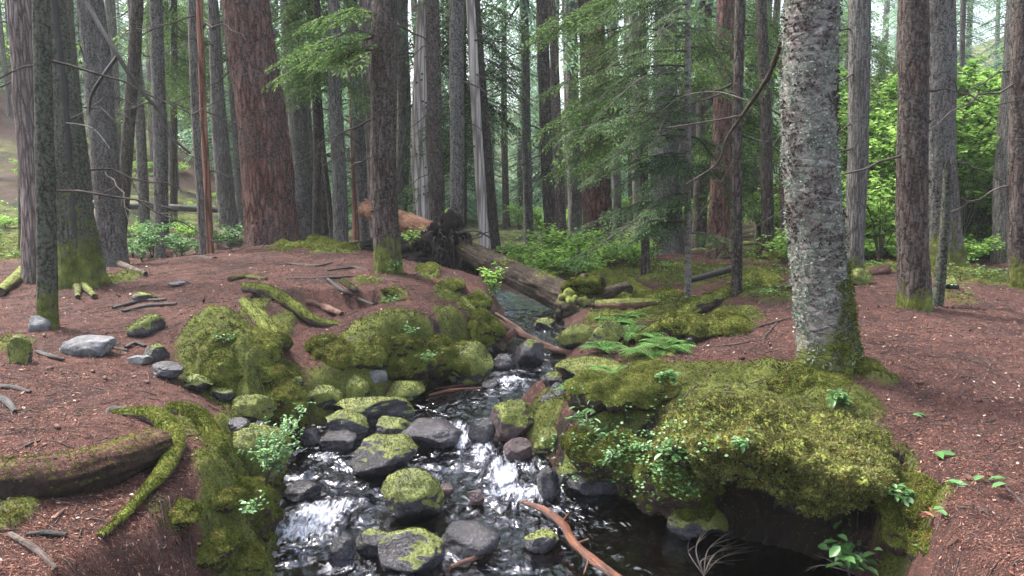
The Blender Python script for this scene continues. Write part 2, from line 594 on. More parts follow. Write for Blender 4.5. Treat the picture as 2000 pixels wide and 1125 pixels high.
def mat_leaf(name, stops, trans=.4, gloss=.0):
    t = NT(name)
    c = t.ramp(t.attr('v'), stops)
    d = t.n('BsdfDiffuse'); t.l(c, d.inputs[0])
    tr = t.n('BsdfTranslucent'); t.l(c, tr.inputs[0])
    mx = t.n('MixShader'); mx.inputs[0].default_value = trans
    t.l(d.outputs[0], mx.inputs[1]); t.l(tr.outputs[0], mx.inputs[2])
    if gloss:
        g = t.n('BsdfGlossy'); g.inputs['Roughness'].default_value = .4
        m2 = t.n('MixShader'); m2.inputs[0].default_value = gloss
        t.l(mx.outputs[0], m2.inputs[1]); t.l(g.outputs[0], m2.inputs[2])
        mx = m2
    return t.done(mx)


def mat_bark(name, dark, mid, light, lichen=.3, lcol=(.30, .33, .30), ls=34, plate=22, stretch=.22, bump=.9, ck=.75, rd=.03):
    t = NT(name)
    co = t.coord((1, 1, stretch))
    cf = t.coord()
    wobn = t.noise(co, plate * .5, 4, .7, .6)
    v = t.voro(co, plate, 'DISTANCE_TO_EDGE')
    crack = t.fr(v.outputs[0], .0, .22)
    n = t.noise(co, plate * 1.6, 5, .75)
    f = t.math('ADD', t.math('MULTIPLY', wobn, .55), t.math('MULTIPLY', n, .45))
    c = t.ramp(f, [(.36, dark), (.5, mid), (.64, light)])
    c = t.mix(t.math('MULTIPLY', t.math('SUBTRACT', 1.0, crack), ck), c, tuple(x * .45 for x in dark))
    big = t.noise(cf, 1.2, 3)
    l1 = t.noise(cf, ls, 6, .78)
    lm = t.fr(t.math('ADD', l1, t.math('MULTIPLY', big, .25)), .70 - lichen * .22, .78 - lichen * .22)
    fine = t.fr(t.noise(cf, ls * 6, 3, .8), .42, .58)
    lm = t.math('MULTIPLY', lm, t.math('ADD', .25, t.math('MULTIPLY', fine, .75)))
    c = t.mix(t.math('MULTIPLY', lm, .85), c, lcol)
    m = t.attr('m')
    mm = t.fr(t.math('ADD', m, t.math('MULTIPLY', t.math('SUBTRACT', t.noise(cf, 9, 5, .7), .5), 1.2)), .42, .62)
    c = t.mix(mm, c, moss_color(t, cf, 1.5))
    h = t.math('ADD', t.math('ADD', t.math('MULTIPLY', crack, .5), t.math('MULTIPLY', n, .9)), t.math('MULTIPLY', lm, .35))
    nb = t.bump(h, bump, rd)
    return t.done(t.bsdf(c, .92, .15, nb))


def mat_wood(name, dark, mid, light, rough=.8, spec=.3, scale=30, wet=0):
    t = NT(name)
    co = t.coord((1, 1, 1), 'Object')
    at = t.n('Attribute'); at.attribute_name = 'axc'
    mp = t.n('Mapping'); mp.inputs['Scale'].default_value = (1, 1, .1); t.l(at.outputs['Vector'], mp.inputs[0])
    ob = t.noise(co, scale * 1.5, 5, .7)
    n1 = t.math('ADD', t.math('MULTIPLY', t.noise(mp.outputs[0], scale * 2.2, 5, .75, .4), .7), t.math('MULTIPLY', ob, .3))
    n2 = t.noise(co, scale * .25, 4, .7)
    f = t.math('ADD', t.math('MULTIPLY', n1, .6), t.math('MULTIPLY', n2, .4))
    c = t.ramp(f, [(.39, dark), (.5, mid), (.62, light)])
    m = t.attr('m')
    mm = t.fr(t.math('ADD', m, t.math('MULTIPLY', t.math('SUBTRACT', t.noise(co, 9, 5, .7), .5), 1.2)), .42, .62)
    c = t.mix(mm, c, moss_color(t, co, 1.5))
    return t.done(t.bsdf(c, rough, spec, t.bump(n1, 1.0, .03)))


def mat_rock(name, dark, mid, light, rough=.35, spec=.5):
    t = NT(name)
    co = t.coord()
    n1 = t.noise(co, 7, 8, .68)
    n2 = t.noise(co, 70, 4, .75)
    f = t.math('ADD', t.math('MULTIPLY', n1, .7), t.math('MULTIPLY', n2, .3))
    c = t.ramp(f, [(.33, dark), (.5, mid), (.66, light)])
    m = t.attr('m')
    mm = t.fr(t.math('ADD', m, t.math('MULTIPLY', t.math('SUBTRACT', t.noise(co, 12, 5, .7), .5), 1.3)), .42, .6)
    c = t.mix(mm, c, moss_color(t, co, 1.5))
    rg = t.math('ADD', rough, t.math('MULTIPLY', mm, .5))
    nb = t.bump(t.math('ADD', n1, t.math('MULTIPLY', n2, .35)), .8, .04)
    return t.done(t.bsdf(c, rg, spec, nb))


def mat_water():
    t = NT('stream_water')
    co = t.coord((1, .55, 1))
    co2 = t.coord((1, 1, 1))
    n1 = t.noise(co, 6.5, 2, .5, 1.2)
    n2 = t.noise(co2, 22, 2, .5, .8)
    calm = t.math('SUBTRACT', 1.0, t.math('MULTIPLY', t.attr('v'), .78))
    h = t.math('MULTIPLY', t.math('ADD', n1, t.math('MULTIPLY', n2, .16)), calm)
    nb = t.bump(h, 1.0, .06)
    fr = t.n('Fresnel'); fr.inputs[0].default_value = 1.33; t.l(nb, fr.inputs['Normal'])
    fac = t.math('MINIMUM', t.math('ADD', t.math('MULTIPLY', fr.outputs[0], 1.9), .045), 1.0)
    g = t.n('BsdfGlossy'); g.inputs['Roughness'].default_value = .10
    g.inputs['Color'].default_value = (.84, .87, 1, 1)
    t.l(nb, g.inputs['Normal'])
    tr = t.n('BsdfTransparent'); tr.inputs[0].default_value = (.38, .33, .29, 1)
    mx = t.n('MixShader')
    t.l(fac, mx.inputs[0]); t.l(tr.outputs[0], mx.inputs[1]); t.l(g.outputs[0], mx.inputs[2])
    foam = t.attr('m')
    fn = t.noise(t.coord((1.6, .45, 1)), 15, 5, .66, 1.2)
    fm = t.fr(t.math('ADD', t.math('MULTIPLY', foam, .42), t.math('MULTIPLY', fn, .9)), .64, 1.08)
    fm = t.math('MULTIPLY', fm, t.fr(foam, .02, .3))
    w = t.bsdf((.72, .75, .85), .45, .5, nb)
    m2 = t.n('MixShader')
    t.l(fm, m2.inputs[0]); t.l(mx.outputs[0], m2.inputs[1]); t.l(w.outputs[0], m2.inputs[2])
    return t.done(m2)


M = {}
M['ground'] = mat_ground()
M['moss'] = mat_moss()
M['moss_bright'] = mat_moss('bright_moss', (.045, .055, .016), (.15, .175, .04), (.32, .36, .10))
M['moss_pale'] = mat_moss('hanging_moss', (.020, .022, .010), (.105, .110, .034), (.28, .28, .11))
M['water'] = mat_water()
M['fir'] = mat_bark('fir_bark', (.028, .020, .021), (.12, .09, .09), (.27, .22, .22), .5)
M['fir_brown'] = mat_bark('brown_bark', (.022, .014, .013), (.095, .062, .056), (.20, .145, .135), .35, (.24, .25, .22))
M['fir_red'] = mat_bark('red_fir_bark', (.035, .013, .011), (.19, .080, .062), (.36, .21, .18), .36, (.30, .30, .29), plate=13, ls=30, bump=1.0, rd=.06)
M['grey'] = mat_bark('grey_bark', (.06, .05, .048), (.17, .15, .14), (.30, .28, .27), .3, plate=30, stretch=.12)
M['pink'] = mat_bark('pale_bark', (.09, .065, .06), (.23, .18, .17), (.38, .33, .32), .1, plate=26, stretch=.1)
M['dark'] = mat_bark('dark_bark', (.022, .016, .015), (.072, .054, .050), (.15, .12, .11), .25, (.20, .22, .18))
M['birch'] = mat_bark('lichen_crusted_bark', (.042, .028, .026), (.19, .158, .152), (.46, .42, .40), .62, (.34, .355, .30), ls=16, plate=9, stretch=2.2, rd=.03, ck=.3)
M['snag'] = mat_bark('bare_snag_wood', (.26, .21, .19), (.55, .49, .46), (.75, .69, .66), .0, plate=10, stretch=.06, bump=.5)
M['rust'] = mat_bark('rusty_snag_wood', (.07, .03, .02), (.24, .11, .075), (.36, .2, .15), .0, plate=14, stretch=.08)
M['mossbark'] = mat_bark('mossy_bark', (.02, .018, .012), (.07, .062, .048), (.14, .13, .11), .55, (.22, .26, .2))
M['log'] = mat_wood('rotten_log_wood', (.008, .006, .005), (.042, .031, .023), (.13, .098, .072), .85, .2, 14)
M['tanwood'] = mat_wood('tan_splintered_wood', (.035, .017, .011), (.19, .088, .052), (.40, .24, .15), .8, .2, 14)
M['redwood'] = mat_wood('red_rotten_wood', (.022, .011, .009), (.10, .046, .034), (.22, .13, .10), .7, .3, 18)
M['wetstick'] = mat_wood('wet_orange_wood', (.02, .008, .005), (.10, .03, .014), (.20, .08, .038), .3, .5, 16)
M['root'] = mat_wood('root_bark', (.022, .016, .014), (.08, .06, .052), (.17, .14, .125), .85, .2, 22)
M['blackwood'] = mat_wood('black_wet_wood', (.006, .005, .005), (.02, .016, .015), (.06, .05, .05), .6, .4, 25)
M['soil'] = mat_wood('dark_root_soil', (.006, .005, .005), (.022, .016, .016), (.07, .052, .052), .95, .1, 20)
M['twig'] = mat_wood('dead_twig', (.02, .016, .015), (.07, .058, .052), (.15, .13, .12), .8, .2, 30)
M['rock_wet'] = mat_rock('wet_basalt', (.006, .005, .007), (.02, .018, .023), (.06, .055, .068), .18, .6)
M['rock'] = mat_rock('stream_rock', (.011, .010, .013), (.036, .032, .039), (.085, .078, .092), .26)
M['rock_pale'] = mat_rock('dry_grey_rock', (.05, .05, .052), (.13, .13, .137), (.26, .26, .27), .8, .2)
M['rock_brown'] = mat_rock('brown_stream_stone', (.02, .012, .013), (.06, .036, .038), (.11, .075, .08), .35)
M['hemlock'] = mat_leaf('hemlock_needles', [(0, (.014, .026, .014)), (.45, (.06, .10, .046)), (1, (.19, .28, .13))], .4)
M['hemlock_far_lit'] = mat_leaf('distant_needles_lit', [(0, (.11, .20, .13)), (.5, (.21, .34, .22)), (1, (.33, .47, .32))], .6)  # paler than near hemlock: background light put into the needle colour
M['needle_lit'] = mat_leaf('light_needles', [(0, (.03, .06, .018)), (.5, (.10, .175, .05)), (1, (.24, .36, .12))], .4)
M['maple'] = mat_leaf('maple_leaves', [(0, (.09, .19, .035)), (.5, (.23, .40, .085)), (1, (.42, .60, .19))], .6)
M['leaf'] = mat_leaf('understory_leaves', [(0, (.03, .08, .02)), (.5, (.09, .21, .06)), (1, (.21, .37, .14))], .4, .05)
M['fern'] = mat_leaf('fern_fronds', [(0, (.05, .12, .03)), (.5, (.14, .29, .08)), (1, (.28, .46, .17))], .45)
def mat_bank(name, under):
    t = NT(name)
    co = t.coord()
    lit, vd, mid = litter_color(t, co)
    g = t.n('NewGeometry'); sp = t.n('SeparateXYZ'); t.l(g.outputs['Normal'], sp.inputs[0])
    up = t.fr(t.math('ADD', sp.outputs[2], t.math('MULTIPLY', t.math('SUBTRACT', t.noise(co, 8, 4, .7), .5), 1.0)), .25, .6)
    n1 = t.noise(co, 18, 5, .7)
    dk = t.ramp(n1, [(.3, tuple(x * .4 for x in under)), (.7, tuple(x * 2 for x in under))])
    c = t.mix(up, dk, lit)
    m = t.attr('m')
    mm = t.fr(t.math('ADD', m, t.math('MULTIPLY', t.math('SUBTRACT', t.noise(co, 11, 5, .7), .5), 1.3)), .42, .6)
    c = t.mix(mm, c, moss_color(t, co, 1.5))
    return t.done(t.bsdf(c, .85, .2, t.bump(t.math('ADD', t.noise(co, 45, 5, .75), n1), .9, .03)))


M['bank'] = mat_bank('needle_strewn_bank', (.034, .022, .017))
M['litter'] = mat_leaf('needle_slivers', [(0, (.018, .011, .011)), (.35, (.07, .030, .024)), (.7, (.175, .082, .060)), (.95, (.31, .18, .14)), (1, (.5, .44, .41))], .0)
M['lichen'] = mat_leaf('leafy_lichen', [(0, (.10, .12, .09)), (.5, (.24, .29, .23)), (1, (.45, .50, .44))], .2)

# ------------------------------------------------------------------ ground sheet
def build_ground():
    nv, nu = 620, 720
    Ys = np.exp(np.linspace(math.log(.5), math.log(170), nv))
    s = np.linspace(-1, 1, nu)
    us = .80 * s + .9 * s ** 5
    Yg, Ug = np.meshgrid(Ys, us, indexing='ij')
    Xg = Ug * (Yg + .8 * np.exp(-Yg / 2))
    Z = height(Xg, Yg)
    m = moss_f(Xg, Yg)
    d = edge_d(Xg, Yg)
    wet = sstep(-.03, .06, d + .03 * fbm(Xg * 6, Yg * 6, 1.)) * .9
    # wet margin above the waterline
    wet = np.maximum(wet, .5 * (1 - sstep(.02, .16, Z - zw(Yg))) * (d > -.5) * (Yg < 14))
    gx = np.gradient(Z, axis=1) / np.gradient(Xg, axis=1); gy = np.gradient(Z, axis=0) / np.gradient(Yg, axis=0)
    slope = np.sqrt(gx ** 2 + gy ** 2)
    wet = np.maximum(wet, .75 * sstep(1.1, 2.2, slope) * (Yg < 12) * (Z < 1.4) * (1 - m) * (Yg > 4.4))
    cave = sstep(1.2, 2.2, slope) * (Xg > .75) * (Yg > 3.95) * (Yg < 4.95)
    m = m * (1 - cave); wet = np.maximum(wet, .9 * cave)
    a = Acc()
    i = (np.arange(nv - 1)[:, None] * nu + np.arange(nu - 1)[None]).ravel()
    a.add(np.stack([Xg, Yg, Z], -1).reshape(-1, 3), np.stack([i, i + 1, i + nu + 1, i + nu], -1), wet.ravel(), 0, m.ravel())
    o = a.build('ground', M['ground'])
    tag(o, 'forest floor of rust red needle litter with green moss patches and stream banks', 'ground', kind='structure')
build_ground()

FOAM = [(985,930,.16,.42,1),(1010,965,.30,.16,1),(1060,960,.18,.14,.9),(940,880,.12,.3,.8),(880,840,.16,.2,1),(905,860,.1,.2,1),(850,825,.14,.12,.7),
        (620,1010,.26,.22,1),(590,1040,.28,.16,.95),(660,990,.18,.16,.8),(640,888,.14,.06,.8),(700,985,.12,.1,.4),(1000,745,.26,.16,1),(985,760,.15,.1,.7),(1085,685,.2,.12,.7),
        (1060,650,.12,.1,.5),(1160,685,.2,.1,.6),(790,905,.10,.06,.35),(870,905,.2,.1,.3),(570,925,.2,.08,.35),(600,960,.2,.08,.4),(1000,880,.1,.25,.7),(930,760,.3,.06,.4),(1060,720,.15,.1,.5),(820,985,.2,.08,.3),(1120,990,.3,.06,.35),(560,1090,.2,.1,.4),(1010,1110,.2,.06,.3),(780,960,.06,.04,.4),(700,1100,.3,.12,.25),(880,1075,.3,.15,.25),(1090,1030,.1,.1,.4),(560,870,.2,.1,.4),(1040,905,.16,.12,.5),(960,905,.2,.14,.6),(1000,720,.3,.2,.35)]


def build_water():
    nv, nu = 560, 460
    Ys = np.exp(np.linspace(math.log(1.6), math.log(22), nv))
    us = np.linspace(-.62, .66, nu)
    Yg, Ug = np.meshgrid(Ys, us, indexing='ij')
    Xg = Ug * Yg
    foam = np.zeros_like(Xg)
    for px, py, rx, ry, s in FOAM:
        p = hit(px, py)
        q = np.sqrt(((Xg - p[0]) / rx) ** 2 + ((Yg - p[1]) / ry) ** 2)
        foam = np.maximum(foam, s * (1 - sstep(.2, 1.3, q)))
    calm = sstep(.2, 1.2, Xg) * (Yg < 4.9)        # the quiet pool under the right bank
    amp = (.016 + .034 * foam) * (1 - .75 * calm)
    Z = zw(Yg) + amp * pn(Xg * 9 + .8 * pn(Xg * 3, Yg * 3, 1.), Yg * 5.5, 3.) + amp * .5 * pn(Xg * 22, Yg * 15, 5.) + foam * .02 + .008 * pn(Xg * 2.5, Yg * 2.5, 0)
    lazy = np.maximum(calm, .75 * (1 - sstep(.0, .3, foam)) * np.clip(.5 + 1.2 * pn(Xg * 1.1, Yg * .8, 12.), 0, 1))
    d = edge_d(Xg, Yg)
    keep = d > -.22
    a = Acc()
    i0 = np.arange(nv - 1)[:, None] * nu + np.arange(nu - 1)[None]
    k = (keep[:-1, :-1] & keep[1:, 1:]).ravel()
    i = i0.ravel()[k]
    f = np.stack([i, i + 1, i + nu + 1, i + nu], -1)
    used = np.unique(f)
    remap = np.full(nv * nu, -1); remap[used] = np.arange(len(used))
    a.add(np.stack([Xg, Yg, Z], -1).reshape(-1, 3)[used], remap[f], lazy.ravel()[used], 0, foam.ravel()[used])
    o = a.build('water', M['water'])
    tag(o, 'shallow dark stream with white foaming riffles running between rocks', 'stream', kind='structure')
build_water()


def normal_at(X, Y, e=.012):
    z = height(X, Y)
    gx = (height(X + e, Y) - z) / e
    gy = (height(X, Y + e) - z) / e
    return z, unit(np.stack([-gx, -gy, np.ones_like(gx)], -1))


def scatter_floor():
    rng = np.random.default_rng(5)
    n = 420000
    Y = 2.0 * np.exp(rng.random(n) ** 1.15 * math.log(16 / 2.0))
    X = rng.uniform(-.76, .76, n) * Y
    m = moss_f(X, Y)
    d = edge_d(X, Y)
    is_m = (rng.random(n) < m) & (d < .02)
    lit = ((~is_m) | (rng.random(n) < .05)) & (d < -.03)
    # moss leaflets
    idx = np.nonzero(is_m)[0]
    z, N = normal_at(X[idx], Y[idx])
    P = np.stack([X[idx], Y[idx], z], -1)
    size = .0085 * (Y[idx] / 4) ** .75
    k = 6
    V, Fq, tone = tufts(P, N, np.repeat(size, k) , rng, k)
    a = Acc()
    # tone differs at random from tuft to tuft
    a.add(V, Fq, tone)
    o = a.build('ground_moss', M['moss'])
    tag(o, 'feathery green moss carpeting the banks', 'moss', kind='stuff')
    idx = np.nonzero(lit)[0][:190000]
    x, y = X[idx], Y[idx]
    z, N = normal_at(x, y)
    P = np.stack([x, y, z + .002], -1) + N * .002
    r = unit(rng.normal(size=P.shape))
    dd = unit(np.cross(N, r) + N * rng.normal(size=(len(x), 1)) * .22)
    s = unit(np.cross(N, dd))
    L = (.012 + .022 * rng.random(len(x)) ** 2) * (y / 4) ** .5
    w = (.0024 + .0026 * rng.random(len(x))) * (y / 4) ** .6
    chips = rng.random(len(x)) < .005 + .012 * (pn(x * 1.1, y * 1.1, 44.) > .25)
    w = np.where(chips, w * 4, w)
    V, Fq = diamonds(P, dd, s, L, w)
    a = Acc()
    a.add(V, Fq, np.repeat(np.where(chips, .9 + .1 * rng.random(len(x)), rng.random(len(x)) ** 1.1 * .94), 4))
    o = a.build('needle_litter', M['litter'], smooth=False)
    tag(o, 'fallen rust coloured needles and bark flakes strewn over the floor', 'litter', kind='stuff')
scatter_floor()

# ------------------------------------------------------------------ conifer foliage
def spray(L, n, sub, lL, lW, droop, rng, twig=.42, ang=55, double=True):
    base = []; dd = []; ss = []; ll = []
    for i in range(n):
        t = (i + .5) / n
        for sd in (-1, 1):
            x0 = L * (t + rng.uniform(-.4, .4) / n)
            tl = L * twig * (1 - t) ** .75 * rng.uniform(.7, 1.1) * min(1, .45 + t * 3) + lL
            a = R(ang * (1 - .35 * t) + rng.uniform(-9, 9)) * sd
            td = np.array([math.cos(a), math.sin(a), rng.uniform(-.12, .05)])
            k = max(2, int(sub * tl / (L * twig)))
            for j in range(k):
                q = (j + .6) / k
                p = np.array([x0, 0, 0]) + td * tl * q
                p[2] -= .25 * (tl * q) ** 2 / max(L * twig, .01)
                for s2 in (-1, 1) if double else (1,):
                    b = a + s2 * R(rng.uniform(35, 60)) * (1 if j < k - 1 else .3)
                    base.append(p); dd.append((math.cos(b), math.sin(b), rng.uniform(-.35, .12)))
                    ll.append(lL * rng.uniform(.7, 1.25) * (1 - .35 * q))
    base = np.array(base); dd = unit(np.array(dd)); ll = np.array(ll)
    up = np.tile([0, 0, 1.], (len(base), 1))
    sd_ = unit(np.cross(up, dd) + up * rng.normal(size=(len(base), 1)) * .35)
    V, Fq = diamonds(base, dd, sd_, ll, lW * (ll / lL))
    V[:, 2] -= droop * V[:, 0] ** 2 / L
    return V, Fq, np.repeat(rng.random(len(base)), 4)


def rotm(yaw, pitch, roll):
    return np.array(Matrix.Rotation(yaw, 3, 'Z') @ Matrix.Rotation(-pitch, 3, 'Y') @ Matrix.Rotation(roll, 3, 'X'))


_r = np.random.default_rng(21)
SPRAY_HI = [spray(1.0, 10, 4, .15, .056, .20, _r, twig=.5) for _ in range(6)]
SPRAY_MD = [spray(1.0, 11, 5, .11, .032, .28, _r) for _ in range(4)]
SPRAY_LO = [spray(1.0, 12, 5, .085, .026, .30, _r) for _ in range(4)]
SPRAY_XL = [spray(1.0, 20, 8, .045, .013, .30, _r) for _ in range(3)]


def put_spray(acc, lib, o, yaw, pitch, scale, rng, mi=1, tone=(0, 1), wood=0, wr=.012):
    V, Fq, v = lib[rng.integers(len(lib))]
    Rm = rotm(yaw, pitch, rng.uniform(-.35, .35))
    acc.add((V * scale) @ Rm.T + o, Fq, tone[0] + (tone[1] - tone[0]) * v, mi)
    if wood is not None:
        t = np.linspace(0, .95, 5)
        p = np.stack([t, 0 * t, -.29 * t ** 2], -1) * scale @ Rm.T + o
        Vt, Ft = tube(p, np.linspace(wr, .002, 5), 4)
        acc.add(Vt, Ft, .3, wood)


def crown_mesh(h0, h1, rmax, nb, lib, rng, tip=1.0, pitch=-.15, hollow=0.0, spl=1):
    a = Acc()
    for i in range(nb):
        q = (i + rng.random()) / nb
        z = h0 + (h1 - h0) * q
        r = rmax * (1 - q) ** tip * rng.uniform(.55, 1.1) + .25
        yaw = rng.uniform(0, 2 * math.pi)
        for s in range(spl):
            f = hollow + (1 - hollow) * s / max(spl, 1) * .5
            o = np.array([math.cos(yaw) * r * f, math.sin(yaw) * r * f, z + r * f * pitch])
            put_spray(a, lib, o, yaw + rng.uniform(-.25, .25) * (s > 0), pitch + rng.uniform(-.15, .2), r * (1 - f * .8), rng, 1, (rng.uniform(0, .25), rng.uniform(.65, 1)), 0, .012 + .01 * r)
    return a


CROWNS = {}
_r = np.random.default_rng(31)
def crown_proto(key, *args, mats=None, **k):
    a = crown_mesh(*args, **k)
    o = a.build('crown', mats)
    me = o.data
    bpy.data.objects.remove(o)
    CROWNS[key] = me
for i in range(4):      # young trees, leafy nearly to the ground
    crown_proto('young%d' % i, .6, 13, 2.3, 150, SPRAY_LO, _r, mats=[M['dark'], M['hemlock_far_lit']], tip=.8, pitch=-.2)
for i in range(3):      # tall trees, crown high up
    crown_proto('tall%d' % i, 5.5 + i, 22, 2.8, 110, SPRAY_LO, _r, mats=[M['dark'], M['hemlock_far_lit']], tip=.6, pitch=-.3)
for i in range(2):
    crown_proto('high%d' % i, 9, 19, 2.6, 50, SPRAY_XL, _r, mats=[M['dark'], M['hemlock']], tip=.6, pitch=-.25)


# ------------------------------------------------------------------ trees
def trunk_obj(P0, P1, rb, rt, H, mat, seg, rings, parent, ridge, flare, seed, moss_h=0.0, bend=0.0, jag=0, lobes=5, top_r=None, name='trunk'):
    """tube from the base P0 through P1 and on up to height H; coordinates local to parent"""
    P0 = np.array(P0); P1 = np.array(P1)
    ax = P1 - P0
    zs = np.linspace(0, 1, rings) ** 1.35 * H
    k = zs / ax[2]
    pts = ax[None] * k[:, None]
    pts[:, 2] = zs - .12
    bo = bend * np.sin(np.clip(k, 0, 1.6) * math.pi)
    pts[:, 0] += bo + .25 * rb * pn(zs * .5, seed, 1.) * np.clip(zs, 0, 1)
    rad = rb + (rt - rb) * np.clip(k, 0, 1)
    over = np.clip((k - 1) / max(H / ax[2] - 1, .01), 0, 1)
    rad = rad * (1 - .75 * over)
    if top_r is not None: rad = np.maximum(rad, top_r)
    V, Fq = tube(pts, rad, seg, ridge=ridge, rs=5 / max(rb, .05) ** .35, flare=flare, fl_h=.10 + rb * .45, lobes=lobes, seed=seed, jag=jag)
    a = Acc()
    m = 0.0
    if moss_h:
        m = np.clip(.80 - V[:, 2] / moss_h * .55 + .22 * fbm(V[:, 0] * 6 + seed, V[:, 1] * 6, V[:, 2] * 2.5, 3), 0, 1)
    a.add(V, Fq, 0, 0, m)
    n = len(V)
    ring = np.arange(seg)
    a.add(np.vstack([V[-seg:], V[-seg:].mean(0)]), np.stack([np.full(seg, seg), ring, (ring + 1) % seg], -1))
    return a.build(name, mat, parent), pts, rad, V, Fq


# base px,py, top px (at py 0), width bottom, width at py 0, distance, bark, label, options
TREES = [
 ('conifer_tree',70,520,38,52,44,9.6,'pink','pale pinkish grey trunk at the left edge, partly behind the slim mossy one',{}),
 ('sapling',93,650,78,37,29,6.7,'mossbark','slim dark trunk with moss bands standing nearest the left edge',{'moss':.5,'flare':.25}),
 ('conifer_tree',150,530,105,84,36,9.0,'mossbark','dark furrowed trunk with black streak and mossy spreading roots at left',{'moss':1.1,'flare':.7,'streak':1}),
 ('conifer_tree',222,510,175,50,46,11.5,'fir','grey lichened trunk leaning left, just right of the mossy rooted tree',{}),
 ('conifer_tree',226,440,267,22,22,14.5,'dark','dark slim trunk leaning right, crossing behind the grey lichened one',{}),
 ('conifer_tree',316,475,302,27,23,14,'fir','straight grey trunk above the leafy shrubs, left of the dead stripped pole',{}),
 ('conifer_tree',402,490,376,22,19,12.2,'grey','thin grey lichened trunk touching the rusty stripped pole',{}),
 ('snag',412,505,389,13,12,11.8,'rust','thin rusty stripped dead pole leaning against a grey trunk',{'nocrown':1}),
 ('conifer_tree',452,450,412,38,19,16,'grey','grey trunk close to the left side of the giant red fir',{}),
 ('conifer_tree',160,300,127,34,29,21,'dark','dark trunk high on the left slope behind the leaning grey one',{}),
 ('conifer_tree',225,330,214,20,17,23,'grey','slender grey trunk on the slope right of the dark slope trunk',{}),
 ('conifer_tree',282,440,258,20,16,18,'fir','thin grey brown trunk at the foot of the left slope',{}),
 ('sapling',36,430,40,11,8,14,'mossbark','very thin mossy stem at the far left slope foot',{'moss':.9,'nocrown':1}),
 ('giant_fir',532,470,482,98,84,13,'fir_red','giant fir with red lower bark rising from the mossy mound',{'flare':.16,'ridge':.06}),
 ('conifer_tree',594,440,566,38,32,17,'fir','grey trunk directly right of the giant red fir',{}),
 ('conifer_tree',612,420,583,20,16,20,'grey','narrow grey trunk between the giant fir neighbour and the leaning stem',{}),
 ('conifer_tree',632,430,607,20,17,19,'dark','slim dark trunk left of the torn green grey snag',{}),
 ('conifer_tree',655,430,600,12,8,18,'dark','very slim leaning stem crossing in front of the torn snag',{}),
 ('snag',669,478,652,30,22,15,'grey','green grey snag with torn orange wood at its foot',{'torn':1,'nocrown':1}),
 ('snag',697,440,684,16,12,19,'rust','narrow orange brown barkless trunk right of the torn snag',{'nocrown':1}),
 ('conifer_tree',718,455,688,24,20,17.5,'fir','grey speckled trunk leaning left behind the broken red log end',{}),
 ('birch_tree',737,450,716,24,26,16,'pink','whitish trunk mostly hidden behind the middle mound tree',{'white':1}),
 ('conifer_tree',759,528,752,52,46,9.1,'fir_brown','brown scaly tree standing alone on the right of the litter mound',{'moss':.6,'flare':.22,'ridge':.06,'knots':1}),
 ('snag',829,448,829,40,26,18,'snag','bare white snag with woodpecker holes and broken side branches',{'nocrown':1,'holes':1,'dead':9}),
 ('conifer_tree',855,452,844,31,26,15.5,'fir_brown','dark brown trunk right beside the white snag',{}),
 ('conifer_tree',892,468,893,28,27,13,'fir','straight speckled trunk rising behind the upturned roots',{}),
 ('snag',950,480,918,20,17,17,'snag','pale split snag leaning left against a dark trunk',{'nocrown':1,'dead':8}),
 ('conifer_tree',966,480,926,27,22,17.5,'dark','dark trunk behind the pale split snag',{'flare':.5}),
 ('conifer_tree',1034,470,1025,19,15,20,'fir','slender trunk alone in the pale green gap right of the split snag',{}),
 ('conifer_tree',1078,464,1060,23,23,17,'dark','dark brown trunk, left one of the close group before the big furrowed fir',{}),
 ('conifer_tree',1097,475,1077,21,15,16,'fir_brown','speckled brown trunk just right of the dark one in the close group',{}),
 ('conifer_tree',1122,470,1114,26,22,22,'fir','grey trunk in the close group touching the big furrowed fir',{}),
 ('conifer_tree',1167,468,1154,56,46,18,'fir_red','broad furrowed fir behind the bright maple leaves',{}),
 ('conifer_tree',1207,460,1198,18,16,25,'fir','narrow trunk right of the broad furrowed fir',{}),
 ('conifer_tree',1250,470,1238,22,18,24,'grey','grey trunk dimly seen through the hemlock sprays',{}),
 ('conifer_tree',1308,485,1305,50,40,16.5,'fir','thick grey trunk half hidden behind the hemlock sprays',{}),
 ('conifer_tree',1364,465,1378,28,24,20,'fir_brown','brown trunk between the thick hidden one and the reddish pair',{}),
 ('conifer_tree',1400,488,1417,40,34,13.5,'fir_red','reddish split trunk behind the slim dark one right of the hemlock',{}),
 ('conifer_tree',1440,572,1447,20,19,8.3,'dark','slim dark straight trunk at the edge of the right bank',{'ridge':.05}),
 ('conifer_tree',1500,492,1487,24,20,13,'dark','dark trunk with yellow green leaves at its foot left of the big lichened tree',{}),
 ('conifer_tree',1533,485,1541,23,18,15,'fir_brown','red brown trunk half behind the left side of the big lichened tree',{}),
 ('lichened_tree',1624,712,1588,104,98,5.0,'birch','big pale tree crusted in lichen with mossy foot on the right bank',{'moss':.42,'flare':.28,'ridge':.03,'lichen':1}),
 ('conifer_tree',1668,520,1679,35,38,10.2,'grey','grey trunk just right of the big lichened tree',{'moss':.3}),
 ('conifer_tree',1789,592,1783,58,52,7.6,'fir_brown','brown scaly trunk in the litter, front one of the right pair',{'moss':.3,'ridge':.05,'knots':1}),
 ('conifer_tree',1847,508,1835,64,56,11,'fir','grey furrowed trunk with mossy swollen foot, rear one of the right pair',{'moss':.8,'flare':.6}),
 ('conifer_tree',1962,520,1987,42,32,12.5,'grey','pale grey trunk leaning right near the right edge',{}),
 ('conifer_tree',1994,562,1999,36,36,9,'fir_brown','brown trunk with mossy foot cut by the right edge',{'moss':.5,'flare':.5}),
]
TREE_OBJ = []
